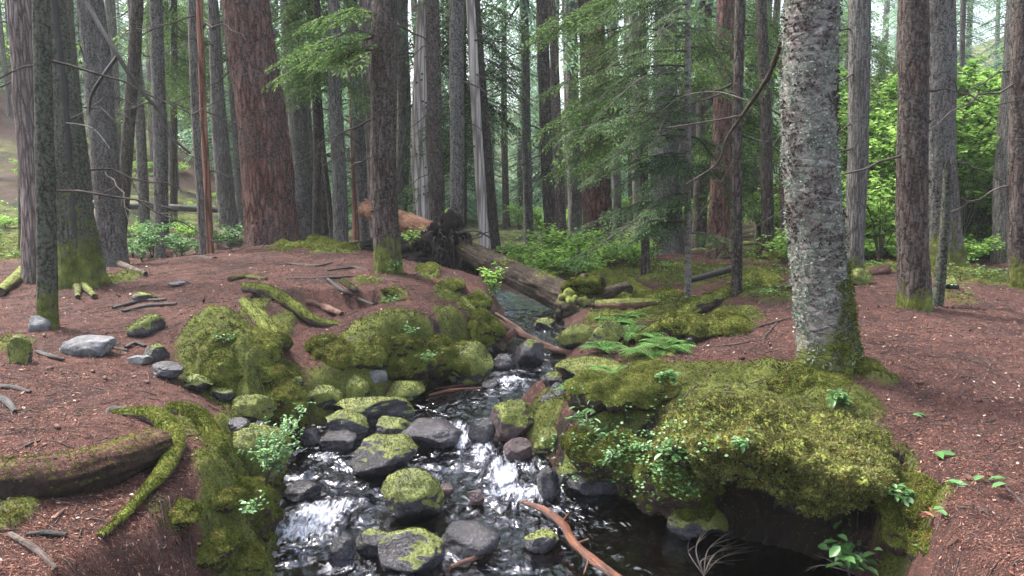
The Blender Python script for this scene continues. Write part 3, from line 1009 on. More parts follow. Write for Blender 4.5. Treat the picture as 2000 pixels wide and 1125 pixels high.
def build_trees():
    rng = np.random.default_rng(77)
    for ti, (nm, bx, by, tx, wb, wt, Y, bark, label, op) in enumerate(TREES):
        P0 = W(bx, by, Y); P1 = W(tx, 0, Y)
        dep = Y * 1.0
        rb, rt = wb * dep / F / 2, wt * dep / F / 2
        z0 = gz(P0[0], P0[1])
        base = np.array([P0[0], P0[1], z0])
        H = P1[2] - z0 + (5 if Y < 9 else 8)
        near = wb > 45
        mid = wb > 24
        seg, rings = (72, 330) if near else ((32, 120) if mid else (18, 70))
        t = thing(nm, label, 'tree' if nm != 'snag' else 'dead tree', base)
        tr, pts, rad, V, Fq = trunk_obj(base, P1, rb, rt, H, M[bark], seg, rings, t, op.get('ridge', .07), op.get('flare', .32), ti * 1.7, op.get('moss', 0), bend=rng.uniform(-.3, .3) * rb * 1.2, lobes=4 + ti % 3)
        TREE_OBJ.append((t, pts, rad, V, Fq, bark))
        # dead side branches
        nd = op.get('dead', 0 if Y < 6 else int(rng.integers(1, 5)))
        for i in range(nd):
            z = rng.uniform(.3, .95) * (P1[2] - z0)
            k = np.searchsorted(pts[:, 2], z); k = min(k, len(pts) - 1)
            c = pts[k]; r = rad[k]
            yaw = rng.uniform(0, 2 * math.pi) if rng.random() < .4 else (0 if rng.random() < .5 else math.pi) + rng.uniform(-.7, .7)
            L = rng.uniform(.35, 1.5) * (1.3 if op.get('dead') else 1)
            d0 = np.array([math.cos(yaw), math.sin(yaw), rng.uniform(-.35, .1)])
            q = np.linspace(0, 1, 8)[:, None]
            p = c + d0 * (r * .6 + L * q) + np.array([0, 0, -.3]) * L * q ** 2 + rng.normal(size=(8, 3)) * .02 * L
            b = Acc(); Vb, Fb = tube(p, np.linspace(.018, .004, 8) * (Y / 14) ** .5, 5); b.add(Vb, Fb)
            br = b.build('branch', M['twig'], t)
            for s in range(3):
                kk = rng.integers(3, 7); o0 = p[kk]
                e = o0 + (d0 * .6 + rng.normal(size=3) * .5) * L * .3
                Vb, Fb = tube(np.linspace(o0, e, 3), [.006, .004, .002], 4); b = Acc(); b.add(Vb, Fb); b.build('twig', M['twig'], br)
        if op.get('streak'):
            z = np.linspace(.3, 4.2, 40)
            p = np.stack([np.interp(z, pts[:, 2], pts[:, 0]) + np.interp(z, pts[:, 2], rad) * .45, np.interp(z, pts[:, 2], pts[:, 1]) - np.interp(z, pts[:, 2], rad) * .78, z], -1)
            b = Acc(); Vb, Fb = tube(p, .035 + .02 * pn(z * 2, 0, 0), 8, ridge=.2); b.add(Vb, Fb)
            b.build('charred_strip', M['blackwood'], t)
        if op.get('holes'):
            for i in range(8):
                z = rng.uniform(1.2, 4.3)
                r = np.interp(z, pts[:, 2], rad); th = rng.uniform(-2.3, -.8)
                c = np.array([np.interp(z, pts[:, 2], pts[:, 0]) + r * math.cos(th) * .97, np.interp(z, pts[:, 2], pts[:, 1]) + r * math.sin(th) * .97, z])
                b = Acc(); dn = np.array([math.cos(th), math.sin(th), 0])
                Vb, Fb = tube([c - dn * .02, c + dn * .015], [.028, .026], 8); b.add(Vb, Fb)
                b.add(np.vstack([Vb[-8:], Vb[-8:].mean(0)]), [[8, j, (j + 1) % 8] for j in range(8)])
                b.build('woodpecker_hole', M['blackwood'], t)
        if op.get('torn'):
            b = Acc()
            for i in range(6):
                th = -1.6 + (i - 2.5) * .28
                r = rb * 1.05
                p = np.array([[r * math.cos(th), r * math.sin(th), z] for z in (0, .25, .5 + .2 * rng.random())])
                p[:, 0] += np.interp(p[:, 2], pts[:, 2], pts[:, 0])
                Vb, Fb = tube(p, [.05, .045, .006], 5); b.add(Vb, Fb)
            b.build('torn_wood', M['redwood'], t)
        if op.get('knots'):
            for i in range(7):
                z = rng.uniform(.4, (P1[2] - z0) * .9); th = rng.uniform(-2.6, -.5)
                r = np.interp(z, pts[:, 2], rad)
                c = np.array([np.interp(z, pts[:, 2], pts[:, 0]), np.interp(z, pts[:, 2], pts[:, 1]), z])
                dn = np.array([math.cos(th), math.sin(th), .25])
                b = Acc(); Vb, Fb = tube([c + dn * r * .8, c + dn * (r + .015), c + dn * (r + .03)], [.022, .014, .003], 8, ridge=.2); b.add(Vb, Fb)
                b.build('branch_stub', M['dark'], t)
        if not op.get('nocrown') and Y > 8.0 and ti % 4 == 0:
            me = CROWNS['high%d' % (ti % 2)] if Y < 16 else CROWNS['tall%d' % (ti % 3)]
            c = bpy.data.objects.new('crown', me)
            COL.objects.link(c); c.parent = t
            ax = P1 - base
            hz = 9
            c.location = (ax[0] / ax[2] * hz, 0, 0)
            c.rotation_euler = (0, 0, rng.uniform(0, 6.28))
            s = rng.uniform(.85, 1.1)
            c.scale = (s, s, s)
build_trees()


def add_lichen():
    t, pts, rad, V, Fq, bark = [x for x in TREE_OBJ if x[5] == 'birch'][0]
    rng = np.random.default_rng(9)
    ok = V[:, 2] < 3.4
    n = 26000
    fi = rng.integers(0, len(Fq), n)
    q = Fq[fi]
    cen = V[q].mean(1)
    # more faces lie low down on the trunk: thin by height so the crust is even
    w = np.interp(cen[:, 2], pts[:, 2], np.gradient(pts[:, 2]))
    keep = (rng.random(n) < w / w.max() * 1.6) & (cen[:, 2] < 3.6) & (cen[:, 2] > .05)
    fi, cen = fi[keep], cen[keep]
    nrm = unit(np.cross(V[q[keep][:, 1]] - V[q[keep][:, 0]], V[q[keep][:, 3]] - V[q[keep][:, 0]]))
    cx = np.stack([np.interp(cen[:, 2], pts[:, 2], pts[:, 0]), np.interp(cen[:, 2], pts[:, 2], pts[:, 1]), cen[:, 2]], -1)
    sg = np.sign(((cen - cx) * nrm).sum(1))[:, None]
    nrm = nrm * sg
    f = fbm(cen[:, 0] * 7, cen[:, 1] * 7, cen[:, 2] * 5, 3)
    a = f > .02
    P = cen[a] + rng.normal(size=(a.sum(), 3)) * .006
    Vt, Ft, tone = tufts(P, nrm[a], .013, rng, 4, wid=.8)
    b = Acc(); b.add(Vt, Ft, tone)
    b.build('lichen', M['lichen'], t)
    a = (f < -.15) & (cen[:, 2] > .4)
    P = cen[a] + rng.normal(size=(a.sum(), 3)) * .008
    Vt, Ft, tone = tufts(P, nrm[a], .014, rng, 3, wid=.8)
    b = Acc(); b.add(Vt, Ft, tone * .3)
    b.build('bark_curls', M['root'], t)
    # moss on the right side of the foot
    g = (cen[:, 0] - cx[:, 0]) / .17
    mk = (rng.random(len(cen)) < 1) & (cen[:, 2] < .42 + .3 * g + .25 * f) & (g > -.15)
    P = np.repeat(cen[mk], 5, 0) + rng.normal(size=(mk.sum() * 5, 3)) * .012
    Nn = np.repeat(nrm[mk], 5, 0)
    Vt, Ft, tone = tufts(P, Nn, .013, rng, 4, hang=.4)
    b = Acc(); b.add(Vt, Ft, tone)
    b.build('trunk_moss', M['moss'], t)
add_lichen()


# ------------------------------------------------------------------ the wood behind: individual far trees
def mid_conifers():
    rng = np.random.default_rng(202)
    for i in range(34):
        px = rng.uniform(470, 1520); Y = 30 + 30 * rng.random(); X = (px - 1000) / F * Y
        t = thing('young_conifer', 'pale feathery young conifer in the luminous depth behind the pole trunks', 'tree', (X, Y, gz(X, Y)), 'feathery young conifers in the depth')
        a = Acc(); s = rng.uniform(.7, 1.2)
        c = bpy.data.objects.new('crown', CROWNS['young%d' % (i % 4)]); COL.objects.link(c); c.parent = t
        if i == 0:
            z = np.linspace(0, 12, 12); V, Fq = tube(np.stack([0 * z, 0 * z, z - .3], -1), np.linspace(.1, .03, 12), 8); a.add(V, Fq)
            tk = a.build('trunk', M['fir'], t); me = tk.data
        else:
            tk = bpy.data.objects.new('trunk', me); COL.objects.link(tk); tk.parent = t
        t.scale = (s, s, s); t.rotation_euler = (0, 0, rng.uniform(0, 6.28))
mid_conifers()


def slope_trees():
    rng = np.random.default_rng(606)
    me = bpy.data.objects['young_conifer'].children[1].data
    me = [c for c in bpy.data.objects['young_conifer'].children if c.name.startswith('trunk')][0].data
    for i in range(30):
        px = rng.uniform(-120, 470); Y = 27 + 24 * rng.random(); X = (px - 1000) / F * Y
        t = thing('young_conifer', 'green young conifer on the upper left slope behind the grey trunks', 'tree', (X, Y, gz(X, Y)), 'young conifers on the upper left slope')
        for nm, m_ in (('crown', CROWNS['young%d' % (i % 4)]), ('trunk', me)):
            c = bpy.data.objects.new(nm, m_); COL.objects.link(c); c.parent = t
        s = rng.uniform(.45, 1.0); t.scale = (s, s, s); t.rotation_euler = (0, 0, rng.uniform(0, 6.28))
slope_trees()


def far_trees():
    rng = np.random.default_rng(101)
    protos = []
    for i in range(4):
        a = Acc()
        z = np.linspace(0, 16, 26)
        p = np.stack([.25 * pn(z * .15, i, 0), .2 * pn(z * .15, i, 5), z - .3], -1)
        V, Fq = tube(p, np.linspace(.16, .04, 26), 10, ridge=.08, rs=6, flare=.3, fl_h=.3)
        a.add(V, Fq)
        o = a.build('trunk', M['fir' if i % 2 else 'dark']); me = o.data; bpy.data.objects.remove(o)
        protos.append(me)
    spots = []
    tries = 0
    while len(spots) < 92 and tries < 9000:
        tries += 1
        Y = 22 + 55 * rng.random() ** .9
        px = rng.uniform(-150, 2150)
        X = (px - 1000) / F * Y
        if any((X - a) ** 2 + (Y - b) ** 2 < (1.5 + Y * .03) ** 2 for a, b, _ in spots): continue
        if px > 1560 and Y < 31: continue
        if px < 620 and Y < 33: continue
        spots.append((X, Y, px))
    for i, (X, Y, px) in enumerate(spots):
        young = rng.random() < (.68 if 500 < px < 1560 else .5)
        side = 'left' if px < 600 else ('right' if px > 1500 else 'mid')
        lab = {('left', 1): 'leafy young conifer on the slope beyond the left trunks', ('left', 0): 'tall far conifer on the slope beyond the left trunks',
               ('mid', 1): 'leafy young conifer in the pale green depth beyond the fallen log', ('mid', 0): 'tall far conifer in the pale green depth beyond the fallen log',
               ('right', 1): 'leafy young conifer on the bright slope beyond the right trunks', ('right', 0): 'tall far conifer on the bright slope beyond the right trunks'}[(side, int(young))]
        z = gz(X, Y)
        t = thing('conifer_tree', lab, 'tree', (X, Y, z), ('young' if young else 'tall') + ' conifers far off ' + side)
        s = rng.uniform(.75, 1.25)
        tr = bpy.data.objects.new('trunk', protos[i % 4]); COL.objects.link(tr); tr.parent = t
        w = s * rng.uniform(.8, 2.0) * (.55 if young else 1)
        tr.scale = (w, w, s * (1 if young else 1.6))
        c = bpy.data.objects.new('crown', CROWNS[('young%d' % (i % 4)) if young else ('tall%d' % (i % 3))]); COL.objects.link(c); c.parent = t
        c.scale = (s, s, s * (1 if young else .9))
        t.rotation_euler = (rng.uniform(-.03, .03), rng.uniform(-.04, .04), rng.uniform(0, 6.28))
far_trees()


def in_front(px, Y):
    """keeps the crowd from standing before a tree the photograph shows"""
    return any(abs(px - t[1]) < 26 + t[4] * .5 and Y < t[6] + 3 for t in TREES)


def pole_trees():
    """the crowd of slim straight trunks behind the banks"""
    rng = np.random.default_rng(404)
    pro = []
    for i in range(3):
        a = Acc(); z = np.linspace(0, 18, 40)
        p = np.stack([.18 * pn(z * .2, i, 0), .15 * pn(z * .2, i, 5), z - .3], -1)
        V, Fq = tube(p, np.linspace(.15, .07, 40), 12, ridge=.08, rs=6, flare=.35, fl_h=.25); a.add(V, Fq)
        o = a.build('trunk', M[('fir', 'grey', 'pink')[i]]); me = o.data; bpy.data.objects.remove(o)
        b = Acc()
        for k in range(26):
            zz = rng.uniform(1.5, 12); yaw = rng.uniform(0, 6.28); L = rng.uniform(.3, 1.4)
            q = np.linspace(0, 1, 5)[:, None]
            P = np.array([0, 0, zz]) + np.array([math.cos(yaw), math.sin(yaw), -.15]) * L * q + np.array([0, 0, -.25]) * L * q ** 2
            V, Fq = tube(P, np.linspace(.014, .003, 5), 4); b.add(V, Fq)
        o = b.build('branch', M['twig']); mb = o.data; bpy.data.objects.remove(o)
        pro.append((me, mb))
    done = []
    while len(done) < 84:
        px = rng.uniform(-40, 2040); Y = 16 + 22 * rng.random()
        if 940 < px < 1020 and Y < 26: continue
        if in_front(px, Y): continue
        if 1620 < px and rng.random() < .85: continue
        if px < 430 and (Y < 21 or rng.random() < .35): continue
        X = (px - 1000) / F * Y
        if any((X - a) ** 2 + (Y - b) ** 2 < .8 for a, b in done): continue
        done.append((X, Y)); i = len(done)
        side = 'left of the giant fir' if px < 480 else ('between the giant fir and the white snag' if px < 830 else ('behind the middle trunks' if px < 1250 else 'right of the hemlock sprays'))
        t = thing('pole_tree', 'slim bare grey pole trunk among the crowd ' + side, 'tree', (X, Y, gz(X, Y)), 'slim trunks ' + side)
        w = rng.uniform(.5, 1.35)
        for nm, me in zip(('trunk', 'branch'), pro[i % 3]):
            o = bpy.data.objects.new(nm, me); COL.objects.link(o); o.parent = t
            o.scale = (w, w, 1) if nm == 'trunk' else (1, 1, 1)
        t.rotation_euler = (rng.uniform(-.04, .04), rng.uniform(-.05, .05), rng.uniform(0, 6.28))
pole_trees()


# ------------------------------------------------------------------ near hemlock boughs
def bough(pts, w, parent, lib, rng, n=9, mat='hemlock', name='bough', tone=(.0, .9), spread=.75, wr=.014):
    """a drooping branch along pts (local metres) carrying flat sprays"""
    a = Acc()
    P = smooth_path(pts, 22)
    V, Fq = tube(P, np.linspace(wr, .003, 22), 6, ridge=.1); a.add(V, Fq, .3, 0)
    T = unit(np.gradient(P, axis=0))
    for i in range(n):
        k = int(3 + (19 - 3) * (i + rng.random() * .6) / n)
        sd = 1 if i % 2 else -1
        yaw = math.atan2(T[k][1], T[k][0]) + sd * rng.uniform(.35, 1.05) * spread
        sl = w * (1.1 - .45 * i / n) * rng.uniform(.6, 1.3)
        put_spray(a, lib, P[k], yaw, T[k][2] * .4 - rng.uniform(-.05, .3), sl, rng, 1, (tone[0] + rng.uniform(0, .15), tone[1] + rng.uniform(-.2, .1)), 0, .005)
    put_spray(a, lib, P[-3], math.atan2(T[-1][1], T[-1][0]), -.35, w * .8, rng, 1, tone, 0, .004)
    return a.build(name, [M['twig'], M[mat]], parent)


def loc_bough(t, pixels, w, rng, **k):
    o = np.array(t.location)
    bough([W(*p) - o for p in pixels], w, t, k.pop('lib', SPRAY_HI), rng, **k)


def hemlocks():
    rng = np.random.default_rng(55)
    # the slim hemlock whose sprays hang over the right bank
    Y = 9.2
    b = W(1345, 545, Y); z0 = gz(b[0], b[1]); base = np.array([b[0], b[1], z0])
    t = thing('hemlock_tree', 'slim hemlock with drooping dark green sprays hanging over the right bank', 'tree', base)
    trunk_obj(base, W(1344, 0, Y), .042, .032, 7, M['birch'], 14, 90, t, .05, .3, 3.)
    for i in range(34):
        py = 10 + 500 * (i + rng.random()) / 34
        out = rng.uniform(60, 240) * (1 if py > 120 else .9)
        dirx = -1 if rng.random() < .8 else .45
        x1 = 1345 + dirx * out
        y0 = py - rng.uniform(25, 70)
        dY = rng.uniform(-1.6, 1.2)
        sh = rng.uniform(0, .35)
        loc_bough(t, [(1345, y0, Y), (1345 + dirx * out * .5, y0 + 5, Y + dY * .5), (x1, min(py + rng.uniform(0, 35), 520), Y + dY)], rng.uniform(.24, .40), rng, n=11, tone=(sh * .4, .45 + sh * 1.5), spread=1.1)
    # second hemlock: upper canopy right of the middle
    Y = 12
    b = W(1262, 500, Y); z0 = gz(b[0], b[1]); base = np.array([b[0], b[1], z0])
    t = thing('hemlock_tree', 'hemlock with pale green layered sprays filling the upper middle', 'tree', base)
    trunk_obj(base, W(1255, 0, Y), .07, .05, 8, M['dark'], 14, 80, t, .05, .3, 5.)
    for i in range(19):
        py = -20 + 330 * (i + rng.random()) / 19
        dirx = -1 if rng.random() < .7 else 1
        out = rng.uniform(70, 200)
        dY = rng.uniform(-1.8, 1.)
        loc_bough(t, [(1258, py - 40, Y), (1258 + dirx * out * .5, py - 25, Y + dY * .5), (1258 + dirx * out, py + rng.uniform(0, 45), Y + dY)], rng.uniform(.6, .9), rng, n=9, lib=SPRAY_MD, mat='needle_lit')
    # bough on the middle mound tree
    t = TREE_OBJ[[i for i, x in enumerate(TREES) if x[1] == 759][0]][0]
    for q in ([(740, 72, 9.1), (690, 60, 8.7), (640, 78, 8.3), (560, 115, 8.0)], [(740, 70, 9.1), (680, 85, 8.9), (610, 110, 8.6), (560, 150, 8.5)], [(742, 30, 9.1), (690, 20, 8.8), (620, 40, 8.6)],
              [(742, 100, 9.1), (700, 98, 9.), (650, 118, 8.9)]):
        loc_bough(t, q, .42, rng, mat='needle_lit', n=10, wr=.02)
    # dark hemlock behind the snag and the gap
    for (px, Y, lab, x_lo, x_hi, y_lo, y_hi, n) in ((905, 19, 'dark cedar like hemlock with hanging limbs between the split snag and white snag', -110, 120, 10, 380, 30),
                                                    (618, 16, 'light hemlock filling the gap right of the giant red fir', -70, 90, 0, 200, 9),
                                                    (1440, 17, 'hemlock with thin sprays behind the slim dark bank trunk', -90, 110, 30, 360, 18),
                                                    (340, 19, 'hemlock with thin sprays above the left slope', -120, 90, 0, 230, 18),
                                                    (1690, 21, 'hemlock with drooping grey green sprays right of the big lichened tree', -60, 70, 60, 300, 14)):
        b = W(px, 470, Y); z0 = gz(b[0], b[1]); base = np.array([b[0], b[1], z0])
        t = thing('hemlock_tree', lab, 'tree', base)
        trunk_obj(base, W(px, 0, Y), .09, .07, 10, M['dark'], 12, 60, t, .05, .3, px)
        for i in range(n):
            py = y_lo + (y_hi - y_lo) * (i + rng.random()) / n
            xo = rng.uniform(x_lo, x_hi)
            dY = rng.uniform(-2, 1.5)
            loc_bough(t, [(px, py - 50, Y), (px + xo * .5, py - 30, Y + dY * .5), (px + xo, py + 15, Y + dY)], rng.uniform(.8, 1.2), rng, n=8, lib=SPRAY_MD, mat='hemlock' if px == 905 else 'needle_lit')
hemlocks()


# ------------------------------------------------------------------ rocks
import bmesh
ICO = {}
def ico(sub):
    if sub not in ICO:
        bm = bmesh.new(); bmesh.ops.create_icosphere(bm, subdivisions=sub, radius=1)
        V = np.array([v.co[:] for v in bm.verts]); Fc = np.array([[v.index for v in f.verts] for f in bm.faces])
        bm.free(); ICO[sub] = (V, Fc)
    return ICO[sub]


def vnormals(V, Fc):
    n = np.cross(V[Fc[:, 1]] - V[Fc[:, 0]], V[Fc[:, 2]] - V[Fc[:, 0]])
    N = np.zeros_like(V)
    for k in range(3): np.add.at(N, Fc[:, k], n)
    return unit(N), n


def stone_geo(rad, seed, cuts=7, rough=.10, sub=4, lump=0.0, boxy=.0):
    rng = np.random.default_rng(seed)
    V, Fc = ico(sub); V = V.copy()
    if boxy:
        V = np.sign(V) * np.abs(V) ** (1 - boxy * .5)
    for i in range(cuts):
        n = unit(rng.normal(size=3) * np.array([1, 1, .8])); c = rng.uniform(.52, .82)
        d = V @ n; over = np.maximum(d - c, 0)
        V -= over[:, None] * n * .93
    s = seed * 1.37
    if sub >= 6:
        V = V * np.array(rad)
        N, _ = vnormals(V, Fc)
        V = V + N * (rough * .5 * fbm(V[:, 0] * 3 + s, V[:, 1] * 3, V[:, 2] * 3, 3))[:, None] * min(1, 2.5 * min(rad) / .3)
    else:
        V = V * (1 + rough * fbm(V[:, 0] * 1.6 + s, V[:, 1] * 1.6, V[:, 2] * 1.6, 4))[:, None]
        V = V * np.array(rad)
    if lump:
        N, _ = vnormals(V, Fc)
        h = np.abs(pn(V[:, 0] * 9 + s, V[:, 1] * 9, V[:, 2] * 9)) * 1.6 + np.abs(pn(V[:, 0] * 24 + s, V[:, 1] * 24, V[:, 2] * 24)) * .7
        V = V + N * h[:, None] * lump
    return V, Fc


def rock_obj(name, loc, rad, seed, mat, label, moss=0.0, thr=.3, cuts=7, sub=4, rot=0.0, cat='rock', group=None, tuft=.008, dens=2600, rough=.10, lump=0, tmat='moss', hang=0.0, boxy=0, side=None, litter=0):
    V, Fc = stone_geo(rad, seed, cuts, rough, sub, lump * (moss > 0), boxy)
    c, s = math.cos(rot), math.sin(rot)
    V = V @ np.array([[c, s, 0], [-s, c, 0], [0, 0, 1]])
    N, fn = vnormals(V, Fc)
    rng = np.random.default_rng(seed + 1000)
    nz = fbm(V[:, 0] * 7 + seed, V[:, 1] * 7, V[:, 2] * 7, 2) * .18 + pn(V[:, 0] * 2.2 + seed, V[:, 1] * 2.2, V[:, 2] * 2.2) * .5
    m = np.zeros(len(V))
    if moss:
        cov = N[:, 2] + nz
        if side is not None: cov = cov + V[:, 0] / rad[0] * side
        m = sstep(thr - .08, thr + .12, cov) * moss
        cold = loc[2] + V[:, 2]
    a = Acc(); a.add(V, Fc, 0, 0, np.clip(m * 1.25, 0, 1))
    if not moss:
        o = a.build(name, M[mat]); o.location = loc
        return tag(o, label, cat, group)
    t = thing(name, label, cat, loc, group)
    a.build('stone', M[mat], t)
    area = np.linalg.norm(fn, axis=1) / 2
    fm = m[Fc].mean(1)
    p = area * fm
    n = int(min(p.sum() * dens, 30000)) + 20
    if p.sum() <= 0: return t
    fi = rng.choice(len(Fc), n, p=p / p.sum())
    w = rng.dirichlet((1, 1, 1), n)
    P = (V[Fc[fi]] * w[..., None]).sum(1)
    Nn = unit(fn[fi]) * 1.0
    Vt, Ft, tone = tufts(P, Nn, tuft, rng, 5, hang=hang)
    # new growth sits proud of the clumps
    b = Acc(); b.add(Vt, Ft, np.clip(tone, 0, 1))
    b.build('moss', M[tmat], t)
    k = n // 14
    if k > 30:
        q = rng.integers(0, n, k); up = Nn[q]; ok = up[:, 2] > .35; q = q[ok]; up = up[ok]; k = len(q)
        if k > 8:
            d = unit(np.cross(up, rng.normal(size=(k, 3)))); sz = min(tuft, .009) * rng.uniform(1.0, 2.0, k)
            Vt, Ft = diamonds(P[q] + up * tuft * .7, d, unit(np.cross(up, d)), sz, sz * .16)
            b = Acc(); b.add(Vt, Ft, np.repeat(rng.uniform(.35, .85, k), 4))
            b.build('fallen_needles', M['litter'], t, smooth=False)
    return t


def rock(x0, x1, y0, y1, mat, label, moss=0.0, thr=.35, cuts=7, seed=None, name='rock', depth=.8, sink=.25, Y=None, **k):
    seed = seed if seed is not None else int(x0 * 7 + y0)
    if Y is None:
        p = hit((x0 + x1) / 2, y1); Yf = p[1]; zb = p[2]
    else:
        p = W((x0 + x1) / 2, y1, Y); Yf = Y; zb = p[2]
    w = (x1 - x0) * Yf / F
    dp = depth * w
    hv = (y1 - y0) * Yf / F
    al = math.atan2(CAMZ - zb, Yf)
    h = .9 * max(.28 * w, (hv - .40 * dp * math.sin(al)) / math.cos(al))
    cx = ((x0 + x1) / 2 - 1000) / F * (Yf + dp * .4)
    rz = h * (1 + sink) / 2 / .84
    cz = zb + h - rz * .86
    near = Yf < 6 or w > .5
    size = .0075 * (Yf / 4) ** .7
    return rock_obj(name, (cx, Yf + dp * .45, cz), (w / 2 / .86, dp / 2 / .84, rz), seed, mat, label, moss, thr, cuts, 5 if near else 4, tuft=size, dens=9000 * (4 / Yf) ** 1.2, **k)


ROCKS = [
 (685,806,853,935,'rock_wet','square wet rock with thick bright moss on top standing midstream',1,.62,6,dict(boxy=.4,side=-.1)),
 (735,852,918,1020,'rock_wet','rounded rock with a green moss cap midstream touching a small brown stone',1,.22,3,{}),
 (845,880,943,978,'rock_brown','small brown stone resting against the moss capped midstream rock',0,0,4,dict(sink=-.1)),
 (911,945,950,990,'rock_brown','small heart shaped brownish stone standing in the riffle',0,0,5,dict(sink=-.1,depth=.6)),
 (765,890,820,880,'rock','broad bare wet grey rock lying left of the white chute',0,0,5,dict(depth=.9)),
 (640,792,768,835,'rock_wet','long low rock with wide moss back below the left bank',1,.42,4,dict(depth=.7)),
 (612,706,803,865,'rock_wet','round rock with olive moss cap in front of the long low one',1,.45,3,{}),
 (722,795,810,858,'rock_wet','small leaning rock with thin moss between the square rock and the long one',.8,.5,6,{}),
 (618,690,842,885,'rock_wet','flat black wet rock left behind the square mossy rock',0,0,6,{}),
 (572,622,835,872,'rock','small dark rock beside the left bank shrub',0,0,6,{}),
 (730,852,1038,1118,'rock_wet','smooth dark boulder with green streaks at the bottom of the picture',.75,.72,3,dict(depth=.7)),
 (688,775,1030,1092,'rock_wet','dark smooth rock half hidden behind the bottom boulder',.6,.75,3,{}),
 (845,965,1026,1092,'rock_wet','broad flat dark rock right of the bottom boulder',0,0,4,{}),
 (615,682,1048,1110,'rock_wet','angular black rock standing left of the bottom boulder',0,0,9,dict(sink=.1)),
 (542,610,943,980,'rock_wet','low dark wet rock under the leafy left bank shrub',0,0,7,{}),
 (1028,1094,1036,1080,'rock_wet','half drowned rock with a speck of moss left of the orange stick',.8,.7,5,{}),
 (915,965,815,872,'rock_wet','dark wedge rock leaning beside the right of the white chute',0,0,8,{}),
 (960,1055,782,862,'rock_brown','large rock with patchy moss and fallen needles at the right bank point',1,.48,6,{}),
 (985,1042,856,900,'rock_brown','small blocky wet rock at the foot of the patchy right point rock',0,0,8,{}),
 (1092,1150,903,952,'rock','small rock under olive moss at the foot of the right bank',1,.3,5,{}),
 (1118,1218,916,972,'rock_wet','wide dark rock at the waterline below the leafy right bank',.6,.72,4,{}),
 (1050,1095,915,975,'rock_wet','dark wet rock with water sliding over it beside the riffle',0,0,5,{}),
 (1322,1432,985,1055,'rock_wet','round stone with fresh green moss cap in the right pool',1,.2,3,{}),
 (1003,1066,663,718,'rock','grey boulder in the stream below the red log',.5,.8,8,dict(sink=.1)),
 (960,1006,690,722,'rock_wet','dark small rock left of the grey boulder below the red log',0,0,7,{}),
 (930,962,668,692,'rock_wet','little dark rock tucked under the left bank lip',0,0,7,{}),
 (1090,1165,632,676,'rock','smooth yellow green mossy boulder below the root end of the fallen log',1,-.3,2,dict(tmat='moss_bright')),
 (1150,1225,625,680,'rock','mossy boulder among ferns right of the yellow green one',1,-.1,4,{}),
 (1090,1215,698,750,'rock','broad yellow mossy boulder at the near side of the ferns',1,-.3,3,dict(tmat='moss_bright')),
 (1058,1105,728,762,'rock','small grey rock with a green top at the right waterline',.8,.6,6,{}),
 (1048,1092,620,645,'rock_wet','half mossy rock in the dark water under the fallen log',1,.3,5,{}),
 (940,975,742,762,'rock_wet','tiny black rock at the left waterline above the pool',0,0,6,{}),
 (1080,1120,745,775,'rock_wet','tiny dark rock by the fern tips at the right waterline',0,0,6,{}),
 (706,752,720,762,'rock_pale','pale grey angular rock set in the mossy left bank',.5,.75,8,dict(sink=0)),
 (115,222,654,698,'rock_pale','flat pale grey slab lying in the litter on the left',0,0,6,dict(depth=.6)),
 (44,84,610,648,'rock_pale','pale rock partly behind the slim banded trunk',0,0,6,{}),
 (255,300,567,590,'rock','low greenish stone in the litter right of the mossy roots',.7,.5,6,{}),
 (328,372,546,560,'rock','small flat stone sunk in the trodden litter beyond the dark roots',0,0,6,{}),
 (242,310,612,658,'rock','tan rock with a mossy side below the two dark surface roots',1,.1,6,{}),
 (282,340,706,738,'rock','pale topped rock above the dark hollow of the left bank',0,0,8,{}),
 (238,284,690,712,'rock_pale','small grey stone right of the flat pale slab',0,0,7,{}),
 (272,316,672,706,'rock','greenish rock beside the curved bark piece',.8,.4,7,{}),
 (345,400,732,765,'rock_wet','dark rock under the left moss ridge, left one of two',1,.2,7,{}),
 (395,440,750,785,'rock_wet','dark rock under the left moss ridge, right one of two',1,.3,7,{}),
 (425,470,815,845,'rock','grey stone in the dry notch of the left bank',0,0,6,{}),
 (468,512,822,856,'rock_wet','flat dark stone below the notch beside the shrub',0,0,6,{}),
 (440,520,768,822,'rock','round bright mossy boulder in the notch of the left bank',1,-.2,3,{}),
 (575,655,750,806,'rock','mossy boulder at the left waterline behind the long low rock',1,-.2,4,{}),
 (520,585,735,800,'rock','shaded mossy boulder between the ridge and the waterline boulder',1,-.1,4,{}),
 (652,712,733,784,'rock','mossy boulder left of the pale angular rock',1,-.2,4,{}),
 (868,955,664,752,'rock','large rounded moss boulder overhanging the stream at the left bank end',1,-.35,3,dict(sink=.1)),
 (745,822,735,790,'rock','low mossy shelf rock reaching over the dark pool',1,.0,4,dict(depth=1.3)),
 (425,545,830,930,'rock','thick mossy root hump above the leafy left shrub',1,-.3,2,{}),
 (0,42,652,712,'rock','dark mossy rock cut by the left edge',1,-.1,5,{}),
 (1045,1100,835,885,'rock','mossy lump behind the patchy right point rock',1,-.2,3,{}),
 (1655,1712,525,558,'rock','dark mossy rock behind the big lichened tree',1,.0,6,{}),
 (1838,1880,538,565,'rock','dark rock with moss crown behind the right pair of trunks',1,.3,6,{}),
 (1345,1378,655,672,'rock_wet','small dark stone on the bare slope left of the moss strip',0,0,7,{}),
 (1060,1092,768,790,'rock_wet','small wet stone just above the patchy right point rock',0,0,7,{}),
]
for r_ in ROCKS:
    nm = 'boulder' if (r_[1] - r_[0]) > 90 else 'rock'
    if r_[6] >= 1 and r_[7] < .3: nm = 'mossy_rock'
    rock(*r_[:6], moss=r_[6], thr=r_[7], cuts=r_[8], name=nm, **r_[9])

